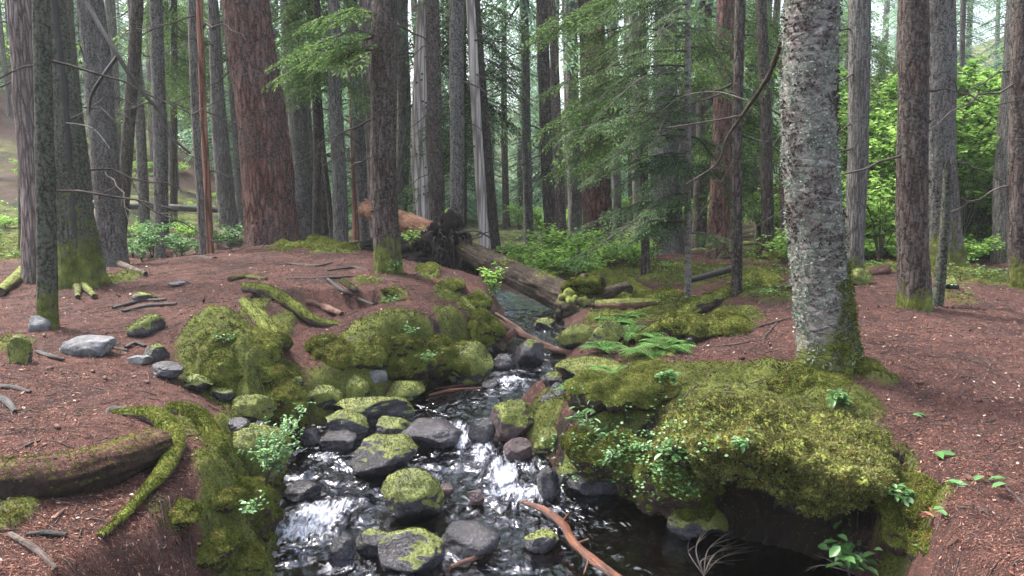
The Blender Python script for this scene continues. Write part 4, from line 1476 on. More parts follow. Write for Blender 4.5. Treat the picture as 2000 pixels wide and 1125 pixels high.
# the big moss cushion that overhangs the right pool, and the mossy masses of the banks
def mass(name, label, c, rad, seed, **k):
    kk = dict(moss=1, thr=-.02, cuts=2, sub=6, cat='moss mound', tuft=.0105, dens=36000, rough=.22, lump=.018)
    kk.update(k)
    return rock_obj(name, c, rad, seed, kk.pop('mat', 'bank'), label, **kk)
mass('moss_mound', 'huge olive moss cushion hanging over the dark hollow at the right pool', (1.48, 4.26, .625), (.60, .82, .175), 5, tmat='moss_pale', tuft=.018, dens=26000, hang=.5, rough=.14, lump=.03, thr=-.5, mat='soil')
mass('moss_mound', 'smaller mossy bank shoulder with leafy cover left of the dark hollow', (.74, 5.08, .28), (.42, .36, .20), 8, hang=.2, thr=-.2)
mass('moss_mound', 'low mossy nose dropping to the pool behind the green capped stone', (.96, 4.82, .16), (.22, .26, .17), 9, hang=.3)
mass('moss_mound', 'rounded moss drape reaching the water beside the green capped stone', (1.0, 4.50, .30), (.24, .26, .24), 10, hang=.3)
mass('moss_mound', 'bright moss cushion above the leafy bank shoulder', (1.02, 5.35, .68), (.62, .42, .14), 12, hang=.2, tmat='moss_bright')
mass('moss_mound', 'mossy strip along the near edge of the right litter bank', (1.98, 3.45, .42), (.16, .5, .20), 14)
mass('moss_mound', 'tall shaggy moss ridge falling to the stream on the left', (-2.15, 6.02, .68), (.36, .52, .30), 17, tuft=.011, hang=.3)
mass('moss_mound', 'shaggy moss ridge shoulder below the tall left ridge', (-1.92, 5.80, .44), (.34, .32, .26), 18, tuft=.012, hang=.3)
mass('moss_mound', 'mossy bank crest above the undercut on the left of the stream', (-1.12, 6.68, .60), (.42, .28, .20), 19, hang=.3)
mass('moss_mound', 'rounded mossy hump left of the undercut bank crest', (-1.52, 6.62, .58), (.26, .28, .26), 25, hang=.3)
mass('moss_mound', 'mossy bank end beside the large rounded boulder', (-.66, 6.98, .50), (.34, .28, .24), 21, hang=.3)
mass('moss_mound', 'bright mossy lip curling down behind the litter mound', (-.36, 7.75, .66), (.12, .48, .20), 22, tmat='moss_bright', hang=.2)
mass('moss_mound', 'moss clump over the eroded scar in the litter mound', (-1.17, 7.75, .93), (.18, .14, .11), 23)
mass('moss_mound', 'steep mossy bank face at the bottom left beside the riffle', (-1.52, 4.02, .22), (.13, .6, .26), 24, hang=.25, thr=.05)
mass('moss_mound', 'sunny moss apron at the foot of the giant red fir', (-2.95, 12.0, 1.17), (.85, 1.1, .20), 27, tmat='moss_bright', tuft=.02, dens=5000)
mass('moss_mound', 'yellow green moss hummock in front of the right background trees', (4.55, 13.2, 1.0), (.45, .5, .28), 28, tuft=.02, dens=5000, tmat='moss_bright')
mass('moss_mound', 'mossy slope strip left of the litter patch on the right bank', (2.0, 6.9, .76), (.22, .8, .22), 29, rot=-.5)


# ------------------------------------------------------------------ logs, roots, sticks
def log(name, label, pts, rads, mat, cat='log', seg=40, n=110, moss=0.0, jag=.0, ridge=.10, seed=1, tuft=.009, tn=3000, thr=.35, parent_parts=None, squash=1.0, flare=0):
    P = smooth_path(pts, n); rad = np.interp(np.linspace(0, 1, n), np.linspace(0, 1, len(rads)), rads)
    loc = P[n // 2].copy()
    Q = P - loc
    V, Fq = tube(Q, rad, seg, ridge=ridge, rs=7, seed=seed, low=3, jag=jag, squash=squash)
    fn = np.cross(V[Fq[:, 1]] - V[Fq[:, 0]], V[Fq[:, 3]] - V[Fq[:, 0]])
    cen = V[Fq].mean(1)
    axp = np.repeat(Q[:-1], seg, 0)
    fn = fn * np.sign(((cen - axp) * fn).sum(1))[:, None]
    Nn = unit(fn)
    fz = fbm(cen[:, 0] * 5 + seed, cen[:, 1] * 5, cen[:, 2] * 5, 3) * .35
    fm = sstep(thr, thr + .2, Nn[:, 2] + fz) * moss
    vm = np.zeros(len(V)); np.maximum.at(vm, Fq.ravel(), np.repeat(fm, 4))
    a = Acc(); a.add(V, Fq, 0, 0, vm, grain(V, Q, seg))
    ring = np.arange(seg)
    for e in (V[:seg], V[-seg:]):
        ax = e.mean(0) + (e.mean(0) - Q[n // 2]) * .004
        inner = ax + (e - ax) * .6 - (ax - Q[n // 2]) * .01
        vv = np.vstack([e, inner, ax])
        ff = np.stack([ring, (ring + 1) % seg, seg + (ring + 1) % seg, seg + ring], -1)
        a.add(vv, ff)
        a.add(vv, np.stack([seg + ring, seg + (ring + 1) % seg, np.full(seg, 2 * seg)], -1))
    if not moss and not parent_parts:
        o = a.build(name, M[mat]); o.location = loc
        return tag(o, label, cat)
    t = thing(name, label, cat, loc)
    a.build('wood', M[mat], t)
    if moss:
        rng = np.random.default_rng(seed + 50)
        p = np.linalg.norm(fn, axis=1) * fm
        if p.sum() > 0:
            fi = rng.choice(len(Fq), tn, p=p / p.sum())
            Vt, Ft, tone = tufts(cen[fi] + rng.normal(size=(tn, 3)) * rad.mean() * .08, Nn[fi], tuft, rng, 5, hang=.15)
            b = Acc(); b.add(Vt, Ft, tone); b.build('moss', M['moss'], t)
    return t


def gpt(px, py, lift=0.0, water=True):
    p = hit(px, py, water)
    return (p[0], p[1], p[2] + lift)


def sub_tube(t, name, pts, rads, mat, seg=10, n=30, ridge=.12, seed=0, m=0.0, jag=0):
    P = smooth_path(pts, n) - np.array(t.location)
    V, Fq = tube(P, np.interp(np.linspace(0, 1, n), np.linspace(0, 1, len(rads)), rads), seg, ridge=ridge, rs=8, seed=seed, jag=jag)
    a = Acc(); a.add(V, Fq, 0, 0, m, grain(V, P, seg))
    return a.build(name, M[mat], t)


for i, (lab, px, py, rx, ry, rz, tm) in enumerate((
    ('bright moss roll along the far rim of the litter mound', 835, 530, .12, .5, .05, 'moss_bright'),
    ('bright moss roll below the root plate on the mound rim', 885, 562, .11, .5, .06, 'moss_bright'),
    ('bright moss shoulder at the stream end of the mound rim', 932, 600, .11, .34, .10, 'moss_bright'),
    ('moss cushion below the undercut end facing the red log', 958, 650, .09, .22, .11, 'moss'),
    ('round moss clump right in the eroded scar', 768, 580, .11, .10, .06, 'moss'),
    ('moss patch left of the pale angular rock', 690, 705, .22, .14, .10, 'moss'),
    ('moss cushion on the slope left of the fern bed', 1380, 650, .35, .30, .10, 'moss'),
    ('moss hump on the right bank rim beside the slim dark trunk', 1480, 560, .35, .5, .16, 'moss_bright'),
    ('low moss hump behind the fern bed', 1260, 590, .5, .5, .12, 'moss'),
    ('moss hump by the log root end', 1185, 560, .4, .4, .16, 'moss_bright'),
    ('moss cushion in front of the lichened tree', 1590, 755, .30, .20, .07, 'moss'),
    ('moss collar round the foot of the lichened tree', 1690, 728, .14, .10, .07, 'moss'))):
    p = gpt(px, py, 0, False) if False else hit(px, py, False)
    mass('moss_mound', lab, (p[0], p[1] + ry * .3, p[2] + rz * .1), (rx, ry, rz), 140 + i, tmat=tm, tuft=.010 * (p[1] / 5) ** .6, dens=22000 / (p[1] / 5) ** 1.2, thr=-.1, hang=.1)


for i, (lab, px, py, rx, ry, rz) in enumerate((
    ('ragged moss cushion on the bottom left bank just above the riffle', 508, 1010, .10, .16, .09),
    ('moss cushion at the very bottom of the left bank', 478, 1100, .11, .14, .08),
    ('moss cushion under the leafy left bank shrub', 520, 930, .10, .18, .10),
    ('thin moss patch on the litter slope near the bottom left', 400, 1085, .10, .10, .04),
    ('moss pad behind the low end of the arched mossy root', 430, 985, .09, .12, .05),
    ('moss pad beside the dark buried log end', 350, 1010, .09, .10, .04))):
    p = hit(px, py, False)
    mass('moss_mound', lab, tuple(p), (rx, ry, rz), 160 + i, tuft=.0095, dens=42000, thr=.05, sub=5, hang=.15)
rngk = np.random.default_rng(909)
for i in range(16):
    px, py = (rngk.uniform(20, 600), rngk.uniform(560, 860)) if i % 2 else (rngk.uniform(1420, 1980), rngk.uniform(640, 1000))
    p = hit(px, py, False)
    if edge_d(np.array([p[0]]), np.array([p[1]]))[0] > -.1: continue
    V, Fc = ico(3); V = V * (1 + .14 * np.sin(V[:, 2] * 14 + np.arctan2(V[:, 1], V[:, 0]) * 5))[:, None] * np.array([.013, .013, .028])
    yw = rngk.uniform(0, 6.28); Rm = rotm(yw, 0, 0) @ rotm(0, 1.45, 0)
    a = Acc(); a.add(V @ Rm.T, Fc); o = a.build('fir_cone', M['redwood']); o.location = (p[0], p[1], p[2] + .012)
    tag(o, 'small brown fir cone lying in the red needle litter of the banks', 'cone', 'fir cones scattered on the litter')


def fallen():
    rng = np.random.default_rng(66)
    # main fallen log with its root end towards the stream
    t = log('fallen_log', 'thick mossy grey brown log slanting down across the stream to its own root end',
            [W(870, 470, 11.8), W(930, 500, 11.1), W(1030, 548, 10.2), W(1100, 580, 9.7), W(1128, 590, 9.5)], [.135, .15, .165, .185, .21], 'log', moss=.8, ridge=.2, thr=.98, seed=3, parent_parts=True, seg=56, n=150, tn=2600)
    for i, (x, y, Y, r) in enumerate([(1100,650,9.3,.06),(1125,658,9.15,.07),(1150,640,9.2,.06),(1172,612,9.3,.06),(1186,575,9.5,.07),(1222,562,9.7,.085),(1170,545,9.6,.05),(1140,540,9.7,.05),(1080,632,9.5,.05),(1160,655,9.5,.04)]):
        sub_tube(t, 'root', [W(1095, 582, 9.7), W(1122 + (x - 1122) * .4, 592 + (y - 592) * .35, 9.45), W(x, y, Y), W(x + (x - 1120) * .15 + rng.normal() * 8, y + 14, Y + .05)], [.13, .10, r * .8, r * .4], 'log', 14, 30, .2, i)
    a = Acc(); V, Fc = stone_geo((.30, .22, .24), 44, 3, .45, 5, .05)
    V = V + W(1140, 602, 9.42) - np.array(t.location)
    a.add(V, Fc, 0, 0, np.clip(.3 + 2.0 * (V[:, 2] - V[:, 2].mean()), 0, .7)); a.build('root_mass', M['log'], t)
    N, fn = vnormals(V, Fc)
    # moss over the root end
    a = Acc(); V, Fc = stone_geo((.24, .2, .12), 45, 2, .3, 4, .03); V = V + W(1138, 560, 9.5) - np.array(t.location)
    a.add(V, Fc, 0, 0, 1.0)
    N, fn = vnormals(V, Fc); fi = rng.integers(0, len(Fc), 2500)
    Vt, Ft, tone = tufts(V[Fc[fi]].mean(1), unit(fn[fi]), .013, rng, 5, hang=.2); a.add(Vt, Ft, tone)
    a.build('root_moss', M['moss'], t)
    # the broken one behind it
    t = log('broken_log', 'broken log with splintered red end lying behind the mound tree', [W(712, 408, 14.3), W(790, 435, 13.6), W(880, 474, 12.8)], [.14, .18, .21], 'tanwood', jag=.35, ridge=.16, seed=6, parent_parts=True, seg=40)
    for i in range(9):
        d = rng.normal(size=3) * .06
        p0 = W(735, 414, 14.1) + d; p1 = W(708 + rng.uniform(-4, 8), 402 + rng.uniform(-6, 14), 14.4) + d
        sub_tube(t, 'splinter', [p0, (p0 + p1) / 2, p1], [.09, .06, .008], 'redwood', 6, 8, .25, i)
    # upturned root plate
    c = W(835, 492, 11.9)
    t = thing('root_plate', 'upturned black root plate with dangling fibres between the two fallen logs', 'roots', c)
    for i, (x, y, Y, r, sd) in enumerate([(880,490,11.5,(.34,.22,.46),3),(812,500,11.8,(.52,.28,.26),4),(735,488,12.3,(.32,.2,.16),6),(880,545,11.4,(.15,.12,.28),9),(850,470,11.6,(.2,.15,.16),11)]):
        a = Acc(); V, Fc = stone_geo(r, sd + 60, 4, .6, 5, .05); a.add(V + W(x, y, Y) - c, Fc); a.build('soil_mass', M['soil'], t)
    for i in range(60):
        x, y = rng.uniform(850, 925), rng.uniform(452, 510)
        dxp = rng.normal() * 18
        Y0 = 11.3 + rng.uniform(-.1, .2)
        sub_tube(t, 'root', [W(x, y, Y0 + .15), W(x + dxp * .5, y + rng.uniform(-14, 10), Y0 - .15), W(x + dxp, y + rng.uniform(15, 70), Y0 - .1 + rng.uniform(-.1, .1))], [.014, .009, .003], 'blackwood', 5, 10, .1, i)
    for q, r in (([(895,455,11.3),(925,450,11.),(950,460,10.9),(975,478,10.9)], .018), ([(905,470,11.3),(940,462,11),(938,450,11)], .012), ([(700,480,12.3),(760,470,12.1),(850,478,11.7)], .03), ([(930,458,11),(960,452,10.9)], .01)):
        sub_tube(t, 'root', [W(*p) for p in q], [r, r * .8, r * .4], 'blackwood', 7, 20, .15, 2)
    # red log over the stream
    log('red_log', 'reddish barkless log lying across the narrow stream from the left bank', [W(942, 612, 8.6), W(1000, 645, 8.2), W(1085, 684, 7.75)], [.036, .042, .03], 'redwood', seg=20, n=60, ridge=.2, seed=4, jag=.06)
    log('red_branch', 'shorter red splintered branch beside the red log', [W(968, 612, 8.75), W(1010, 640, 8.4), W(1040, 665, 8.1)], [.014, .024, .012], 'redwood', 'branch', seg=14, n=40, ridge=.2, seed=5, jag=.08)
    log('wood_chunk', 'short red wood block propping the red log', [W(984, 664, 8.0), W(1008, 645, 8.0)], [.035, .045], 'redwood', 'wood', seg=12, n=12, ridge=.15, seed=7)
    log('thin_log', 'long thin brown log from the stream to the right bank below the ferns', [W(1075, 682, 7.75), W(1150, 695, 7.7), W(1240, 700, 7.6), W(1335, 700, 7.5)], [.025, .035, .035, .03], 'redwood', seg=16, n=70, ridge=.15, seed=8)
    # logs in the background
    for args in (('fallen_log', 'dark slim log lying across the mossy left slope', [W(165, 398, 18), W(290, 403, 18), W(428, 410, 18)], [.09, .08, .07], 'blackwood'),
                 ('fallen_log', 'short dark log on the left slope above the long dark one', [W(60, 372, 20), W(130, 385, 19.5)], [.12, .12], 'log'),
                 ('fallen_log', 'pinkish rotten log end left of the grey trunk at the slope foot', [W(160, 408, 16), W(200, 440, 15.5)], [.13, .15], 'redwood'),
                 ('fallen_log', 'brown log lying low behind the leafy shrubs on the left', [gpt(235, 498, -.03), gpt(330, 500, -.02), gpt(420, 505, -.03)], [.06, .07, .05], 'log'),
                 ('fallen_log', 'pinkish log slanting through the left shrubs', [W(285, 470, 14.5), W(330, 492, 14), W(380, 505, 13.6)], [.11, .1, .09], 'redwood'),
                 ('fallen_log', 'short log seen low between the rusty pole and giant fir', [W(400, 425, 16), W(430, 455, 15.5), W(480, 468, 15)], [.05, .07, .06], 'log'),
                 ('fallen_log', 'low dark log behind the fallen log at the valley floor', [W(955, 492, 16), W(1045, 490, 16)], [.06, .05], 'log'),
                 ('fallen_log', 'pale wood piece glimpsed under the main fallen log', [W(895, 525, 13), W(960, 522, 13)], [.05, .06], 'redwood'),
                 ('fallen_log', 'dark thin log on the moss behind the slim hemlock', [W(1345, 548, 9.9), W(1432, 524, 10.2)], [.035, .05], 'blackwood'),
                 ('fallen_log', 'brown log chunk right behind the big lichened tree', [W(1690, 535, 10), W(1735, 525, 10)], [.06, .07], 'redwood'),
                 ('fallen_log', 'dark wood piece left behind the big lichened tree', [W(1515, 562, 8.8), W(1572, 552, 8.8)], [.04, .05], 'redwood')):
        log(*args, seg=18, n=50, ridge=.14, seed=len(args[1]))
    log('mossy_log', 'long moss covered log running down the right bank to the ferns', [gpt(1440, 575, .05), gpt(1370, 610, .06), gpt(1300, 645, .05), gpt(1235, 672, .02)], [.09, .085, .07, .05], 'log', moss=1, thr=.3, tn=3500, tuft=.012, seed=14)
    log('rotten_log', 'rotten tan log end lying above the ferns', [gpt(1165, 605, .06), gpt(1230, 608, .08), gpt(1290, 600, .05)], [.05, .07, .04], 'redwood', moss=.8, thr=.5, tn=900, seed=15)
    # foreground left: thick buried log
    log('dark_log', 'thick dark wet log half buried in litter at the lower left', [W(-60, 950, 3.05), W(60, 945, 3.15), W(180, 920, 3.35), W(315, 868, 3.75)], [.105, .105, .10, .075], 'bank', seg=56, n=150, moss=.35, thr=.45, ridge=.12, seed=16, tn=1500)
    log('mossy_root', 'thick mossy root arching down to the ground beside the dark buried log', [W(225, 812, 4.35), W(300, 812, 4.25), W(338, 850, 3.95), W(330, 905, 3.62), gpt(285, 975, .03), gpt(240, 1020, .02), gpt(195, 1055, .01)], [.035, .045, .05, .042, .022, .018, .012], 'root', 'root', seg=26, n=140, moss=1, thr=.05, seed=17, tn=5200, tuft=.009)
    log('mossy_root', 'mossy root hump behind the arched one at the left bank notch', [W(330, 800, 4.5), W(385, 815, 4.4), W(420, 870, 4.2), W(425, 905, 4.1)], [.04, .055, .055, .04], 'root', 'root', seg=26, n=80, moss=1, thr=0, seed=18, tn=4500)
    log('broken_root', 'hollow dark root stub standing at the start of the arched mossy root', [W(205, 838, 4.2), W(212, 805, 4.35), W(250, 806, 4.35), W(290, 806, 4.3)], [.012, .025, .035, .03], 'blackwood', 'root', seg=14, n=30, seed=19)
    # roots on the mound
    log('mossy_root', 'long bent mossy root bridging the hollow of the litter mound', [W(478, 562, 7.75), W(520, 566, 7.5), W(570, 594, 7.25), W(612, 625, 7.0), W(668, 635, 6.95)], [.045, .05, .05, .045, .02], 'root', 'root', seg=28, n=120, moss=.85, thr=.0, seed=20, tn=3500, tuft=.009)
    for i, (lab, q, r, ms) in enumerate((
        ('dark root curling along the trail edge above the mossy bent root', [(448,550),(480,545),(520,548)], .03, .5),
        ('thin dark root drawn across the top of the eroded scar', [(560,546),(640,544),(710,542),(780,552)], .014, 0),
        ('grey root slanting through the eroded scar', [(640,548),(670,575),(700,590),(730,598)], .02, 0),
        ('stubby pale root at the middle of the eroded scar', [(665,552),(690,570),(700,578)], .03, .3),
        ('upper of the two dark surface roots left of the moss ridge', [(220,605),(270,592),(325,588)], .02, 0),
        ('lower of the two dark surface roots left of the moss ridge', [(240,612),(290,600),(345,596)], .022, 0),
        ('dark root on the trail below the giant fir', [(560,516),(620,520),(650,514)], .014, 0),
        ('short dark root on the trail left of the mound tree', [(640,530),(690,524),(720,530)], .014, 0),
        ('dark root descending from the mossy rooted tree to the trail', [(200,500),(235,520),(285,540)], .05, .2),
        ('pale mossy root running down to the left edge', [(75,500),(50,535),(0,580)], .09, .7),
        ('small forked mossy root in front of the mossy rooted tree', [(150,525),(160,555),(185,585)], .05, .6),
        ('straight mossy root in front of the mossy rooted tree', [(140,535),(150,560),(152,585)], .045, .5),
        ('mossy root falling from the moss ridge to the gully', [(500,605),(530,650),(560,690)], .05, .9),
        ('second mossy root falling beside the gully', [(475,595),(510,640),(545,700)], .05, .9),
        ('reddish rotten plank beside the bent mossy root', [(600,600),(640,608),(668,618)], .04, 0),
        ('dark curled root hanging at the mossy undercut', [(628,698),(660,672),(690,665),(705,672)], .014, 0),
        ('thin arched twig root above the mossy undercut', [(680,658),(720,632),(790,622)], .008, 0),
        ('mossy root lip at the bank end above the stream', [(905,590),(930,625),(955,655)], .05, 1),
        ('grey root running down beside the large rounded boulder', [(925,640),(955,662),(985,690)], .06, .4),
        ('dark root strip at the far left in the litter', [(0,758),(30,762),(60,770)], .018, 0),
        ('dark root strip at the left edge above the buried log', [(0,782),(15,790),(30,808)], .022, 0),
        ('reddish buried root on the right bank slope', [(1380,585),(1350,610),(1330,640)], .035, .4))):
        log('surface_root', lab, [gpt(a_, b_, r * .6, False) for a_, b_ in q], [r * .8, r, r * .5], 'redwood' if 'reddish' in lab else ('root' if ms else 'blackwood'), 'root', seg=16, n=60, moss=ms, thr=.2, seed=30 + i, tn=900, tuft=.009)
    # sticks
    w = lambda *q: [W(*p) for p in q]
    o = log('orange_stick', 'wet orange barkless branch lying in the stream at the lower middle', w((1018,980,4.75),(1060,995,4.6),(1100,1025,4.38),(1120,1060,4.15),(1160,1095,3.95),(1215,1135,3.7)), [.008, .02, .024, .021, .022, .021], 'wetstick', 'branch', seg=18, n=90, ridge=.22, seed=51, jag=.05, parent_parts=True)
    for q, r in (([(1098,1020,4.4),(1108,1008,4.38),(1112,1003,4.36)], .010), ([(1125,1062,4.12),(1150,1052,4.15)], .007), ([(1150,1090,3.97),(1144,1110,3.9),(1140,1122,3.86)], .006)):
        sub_tube(o, 'side_twig', [W(*p) for p in q], [r, r * .8, r * .5], 'wetstick', 8, 12, .15, 3)
    for i, (lab, q, r, mat) in enumerate((
        ('orange twig lying on the dark pool below the left bank', [(838,776),(880,766),(942,761)], .016, 'wetstick'),
        ('short orange twig behind the longer one by the left bank', [(850,762),(890,756),(930,752)], .009, 'wetstick'),
        ('rust coloured stick drowned at the bottom edge', [(880,1112),(920,1098),(962,1082)], .014, 'redwood'),
        ('dark stick leaning on the leafy right bank', [(1178,945),(1205,925),(1232,905)], .012, 'blackwood'),
        ('dark stick in the litter at the lower left corner', [(20,1050),(70,1080),(110,1118)], .014, 'root'),
        ('black stick beside the orange wood chip at lower left', [(50,1052),(90,1048),(130,1050)], .014, 'blackwood'),
        ('orange wood chip at lower left', [(105,1018),(125,1000)], .010, 'redwood'),
        ('thin stick pointing to the foot of the mossy arched root', [(170,1015),(210,1020)], .004, 'root'),
        ('thin fallen twig crossing the right bank moss', [(1340,905),(1345,850),(1342,790)], .0035, 'twig'),
        ('pale twig lying on the top of the right moss carpet', [(1330,728),(1370,726),(1400,722)], .007, 'twig'),
        ('long grey twig on the red litter slope left of the lichened tree', [(1425,660),(1480,640),(1560,618)], .009, 'twig'),
        ('second grey twig on the red litter slope', [(1488,665),(1510,640),(1530,622)], .007, 'twig'),
        ('third low grey twig at the slope edge', [(1400,678),(1450,672),(1500,664)], .006, 'twig'),
        ('grey twig on the litter at the right edge', [(1965,955),(1985,975),(2000,990)], .007, 'twig'),
        ('brown stick in the litter right of the lichened tree', [(1905,822),(1930,826),(1945,820)], .006, 'root'),
        ('pale wood splinter low on the right litter bank', [(1765,972),(1790,968)], .007, 'twig'),
        ('orange splinter near the bottom right', [(1850,1070),(1872,1058)], .009, 'redwood'),
        ('dark fallen twig across the left litter above the buried log', [(40,880),(60,868),(80,862)], .007, 'blackwood'),
        ('black bark strip in the litter right of the pale slab', [(215,682),(250,688)], .012, 'blackwood'),
        ('dark curved bark piece above the small rocks on the left', [(245,684),(265,674),(284,680)], .018, 'blackwood'),
        ('dark stick end in the litter near the left edge rock', [(72,690),(95,698),(125,706)], .016, 'blackwood'))):
        log('stick', lab, [gpt(a_, b_, r * .8) for a_, b_ in q], [r * .7, r, r * .6], mat, 'stick', seg=10, n=30, seed=70 + i, ridge=.12)
    # dead twig fans by the pools
    for lab, root, tips in (('fan of bare grey twigs arching over the right pool', (1375,1125,3.85), [(1352,1060),(1380,1040),(1430,1042),(1460,1058),(1478,1078),(1445,1100),(1400,1090)]),
                            ('sparse bare twigs sticking out of the water by the hollow', (1670,1120,3.6), [(1590,1085),(1640,1090),(1672,1030),(1690,1050),(1585,1112)])):
        b = Acc(); r0 = W(*root)
        for tx, ty in tips:
            for s in range(3):
                jx, jy = rng.normal(size=2) * 9
                mid = W((root[0] + tx) / 2 - 18, (root[1] + ty) / 2 - 12, root[2] + .1)
                e = W(tx + jx, ty + jy, root[2] + rng.uniform(.05, .4))
                V, Fq = tube(smooth_path([r0, mid, e], 14), np.linspace(.004, .0012, 14), 5); b.add(V - r0, Fq)
        o = b.build('twig_fan', M['twig']); o.location = r0; tag(o, lab, 'twigs')
    # long dead branch hanging from the mossy rooted tree, upper left
    t = TREE_OBJ[2][0]
    for i, (q, r) in enumerate((([(112,-130,8.6),(165,-5,8.4),(230,108,8.2),(270,170,8.2),(315,222,8.2),(330,262,8.2),(372,300,8.2)], .026), ([(230,108,8.2),(200,150,8.1),(178,188,8.1),(174,225,8.1)], .02),
                     ([(193,175,8.1),(215,200,8.1),(215,235,8.1)], .008), ([(174,215,8.1),(190,270,8.),(225,300,8.),(245,318,8.)], .006), ([(215,212,8.1),(260,235,8.1),(300,262,8.1)], .006),
                     ([(140,230,8.6),(170,215,8.3),(240,165,8.),(290,140,8)], .005), ([(130,240,8.7),(180,250,8.3),(215,290,8.)], .006), ([(320,240,8.2),(350,290,8.1),(400,318,8.1)], .006))):
        sub_tube(t, 'branch', [W(*p) for p in q], [r, r * .8, r * .45], 'blackwood', 8, 40, .15, i)
    # bough of the lichened tree / bank tree arching down to the left
    t = [x for x in TREE_OBJ if x[5] == 'birch'][0][0]
    for i, (q, r) in enumerate((([(1545,20,5.05),(1530,70,5.4),(1500,150,6),(1450,225,6.8),(1420,270,7.1),(1400,320,7.3),(1340,360,7.6)], .02), ([(1450,225,6.8),(1380,238,7.2),(1300,250,7.6)], .010),
                     ([(1430,255,7),(1440,300,7),(1360,430,7.4)], .008), ([(1470,200,6.6),(1400,180,7),(1330,190,7.4),(1280,230,7.7)], .007))):
        sub_tube(t, 'branch', [W(*p) for p in q], [r, r * .8, r * .35], 'twig', 8, 40, .15, i)
    # broken stump beside the right pair
    b0 = W(1832, 585, 7.8)
    t = thing('broken_stub', 'slim broken grey stub standing between the right pair of trunks', 'dead tree', b0)
    a = Acc(); z = np.linspace(-.1, 1.35, 30)
    V, Fq = tube(np.stack([.02 * np.sin(z * 2), 0 * z, z], -1), np.linspace(.055, .035, 30), 14, ridge=.12, jag=.25); a.add(V, Fq); a.build('trunk', M['mossbark'], t)
    b = Acc(); V, Fq = tube([(0, -.03, .55), (.06, -.08, .62), (.03, -.1, .8)], [.01, .008, .003], 6); b.add(V, Fq); b.build('branch', M['twig'], t)
fallen()


# ------------------------------------------------------------------ plants
def leaf6(P, d, up, L, w, rng, cup=.12):
    n = len(P); s = unit(np.cross(d, up)); L = np.broadcast_to(L, (n,))[:, None]; w = np.broadcast_to(w, (n,))[:, None]
    u = unit(np.cross(s, d))
    vs = [P, P + d * L * .32 + s * w * .5 + u * L * cup, P + d * L * .68 + s * w * .42 + u * L * cup, P + d * L - u * L * .08, P + d * L * .68 - s * w * .42 + u * L * cup, P + d * L * .32 - s * w * .5 + u * L * cup]
    V = np.stack(vs, 1).reshape(-1, 3); b = np.arange(n)[:, None] * 6
    return V, np.concatenate([b + [0, 1, 2, 3], b + [0, 3, 4, 5]])


def shrub_mesh(h, spread, nst, nleaf, lL, lW, rng, arch=.6, opp=True, flat=.35, rstem=.006, bare=.25, clump=None, lean=(0, 0)):
    st = Acc(); lf = Acc()
    for i in range(nst):
        yaw = rng.uniform(0, 2 * math.pi); r = spread * rng.uniform(.35, 1)
        hh = h * rng.uniform(.6, 1.05)
        end = np.array([math.cos(yaw) * r + lean[0], math.sin(yaw) * r + lean[1], hh])
        mid = np.array([end[0] * .3, end[1] * .3, hh * arch])
        P = smooth_path([(0, 0, 0), mid, end], 14)
        V, Fq = tube(P, np.linspace(rstem, rstem * .3, 14), 5); st.add(V, Fq)
        # side twigs
        tips = [P[5:]]
        for s in range(4):
            k = rng.integers(5, 12)
            e = P[k] + np.array([rng.normal() * .22, rng.normal() * .22, rng.uniform(-.02, .14)]) * max(spread, h * .5)
            Q = np.linspace(P[k], e, 8)
            V, Fq = tube(Q, np.linspace(rstem * .5, rstem * .2, 8), 4); st.add(V, Fq)
            tips.append(Q[2:])
        pool = np.concatenate(tips)
        n = max(4, nleaf // nst)
        pk = pool[rng.integers(0, len(pool), n)] + rng.normal(size=(n, 3)) * lL * .35
        d = unit(np.stack([rng.normal(size=n), rng.normal(size=n), rng.normal(size=n) * flat - .1], -1))
        up = unit(np.array([0, 0, 1.]) + rng.normal(size=(n, 3)) * .3)
        Ls = lL * rng.uniform(.6, 1.2, n)
        V, Ff = leaf6(pk, d, up, Ls, Ls * lW, rng)
        lf.add(V, Ff, np.repeat(np.clip(rng.normal(.5, .22, n), 0, 1), 6))
    return st, lf


def shrub(name, label, loc, h, spread, nst, nleaf, lL, lW, mat, seed, cat='shrub', group=None, **k):
    rng = np.random.default_rng(seed)
    st, lf = shrub_mesh(h, spread, nst, nleaf, lL, lW, rng, **k)
    t = thing(name, label, cat, loc, group)
    st.build('stems', M['root'], t); lf.build('leaves', M[mat], t)
    return t


def fern_fronds(acc, loc, L, n, rng, yaw0=0, yspread=math.pi, w=.25):
    for i in range(n):
        yaw = yaw0 + rng.uniform(-1, 1) * yspread; l = L * rng.uniform(.7, 1.1)
        t = np.linspace(0, 1, 24)
        c = np.array([math.cos(yaw), math.sin(yaw), 0])
        P = np.array(loc) + c * (t * l * .9)[:, None]; P[:, 2] += l * (.75 * t - .72 * t ** 2)
        s = np.array([-math.sin(yaw), math.cos(yaw), 0])
        wl = l * w * np.sin(np.clip(t * 1.05 + .05, 0, 1) * math.pi) ** .7 * (1 - .45 * t)
        T = unit(np.gradient(P, axis=0))
        for sg in (-1, 1):
            d = unit(s * sg + T * .45 + np.array([0, 0, -.15]))
            for j in range(3):     # leaflets along each pinna
                pp = P + d * (wl * j / 3)[:, None]
                V, Fq = diamonds(pp, unit(d + T * .2 + rng.normal(size=d.shape) * .08), unit(np.cross(d, [0, 0, 1.]) + T * 0), wl * .5 + .001, l * .030 * (1 - .2 * j))
                acc.add(V, Fq, np.repeat(np.clip(rng.normal(.5, .2) + rng.normal(size=len(P)) * .1, 0, 1), 4))
        V, Fq = tube(P, np.linspace(.003, .001, 24), 4); acc.add(V, Fq, .2)


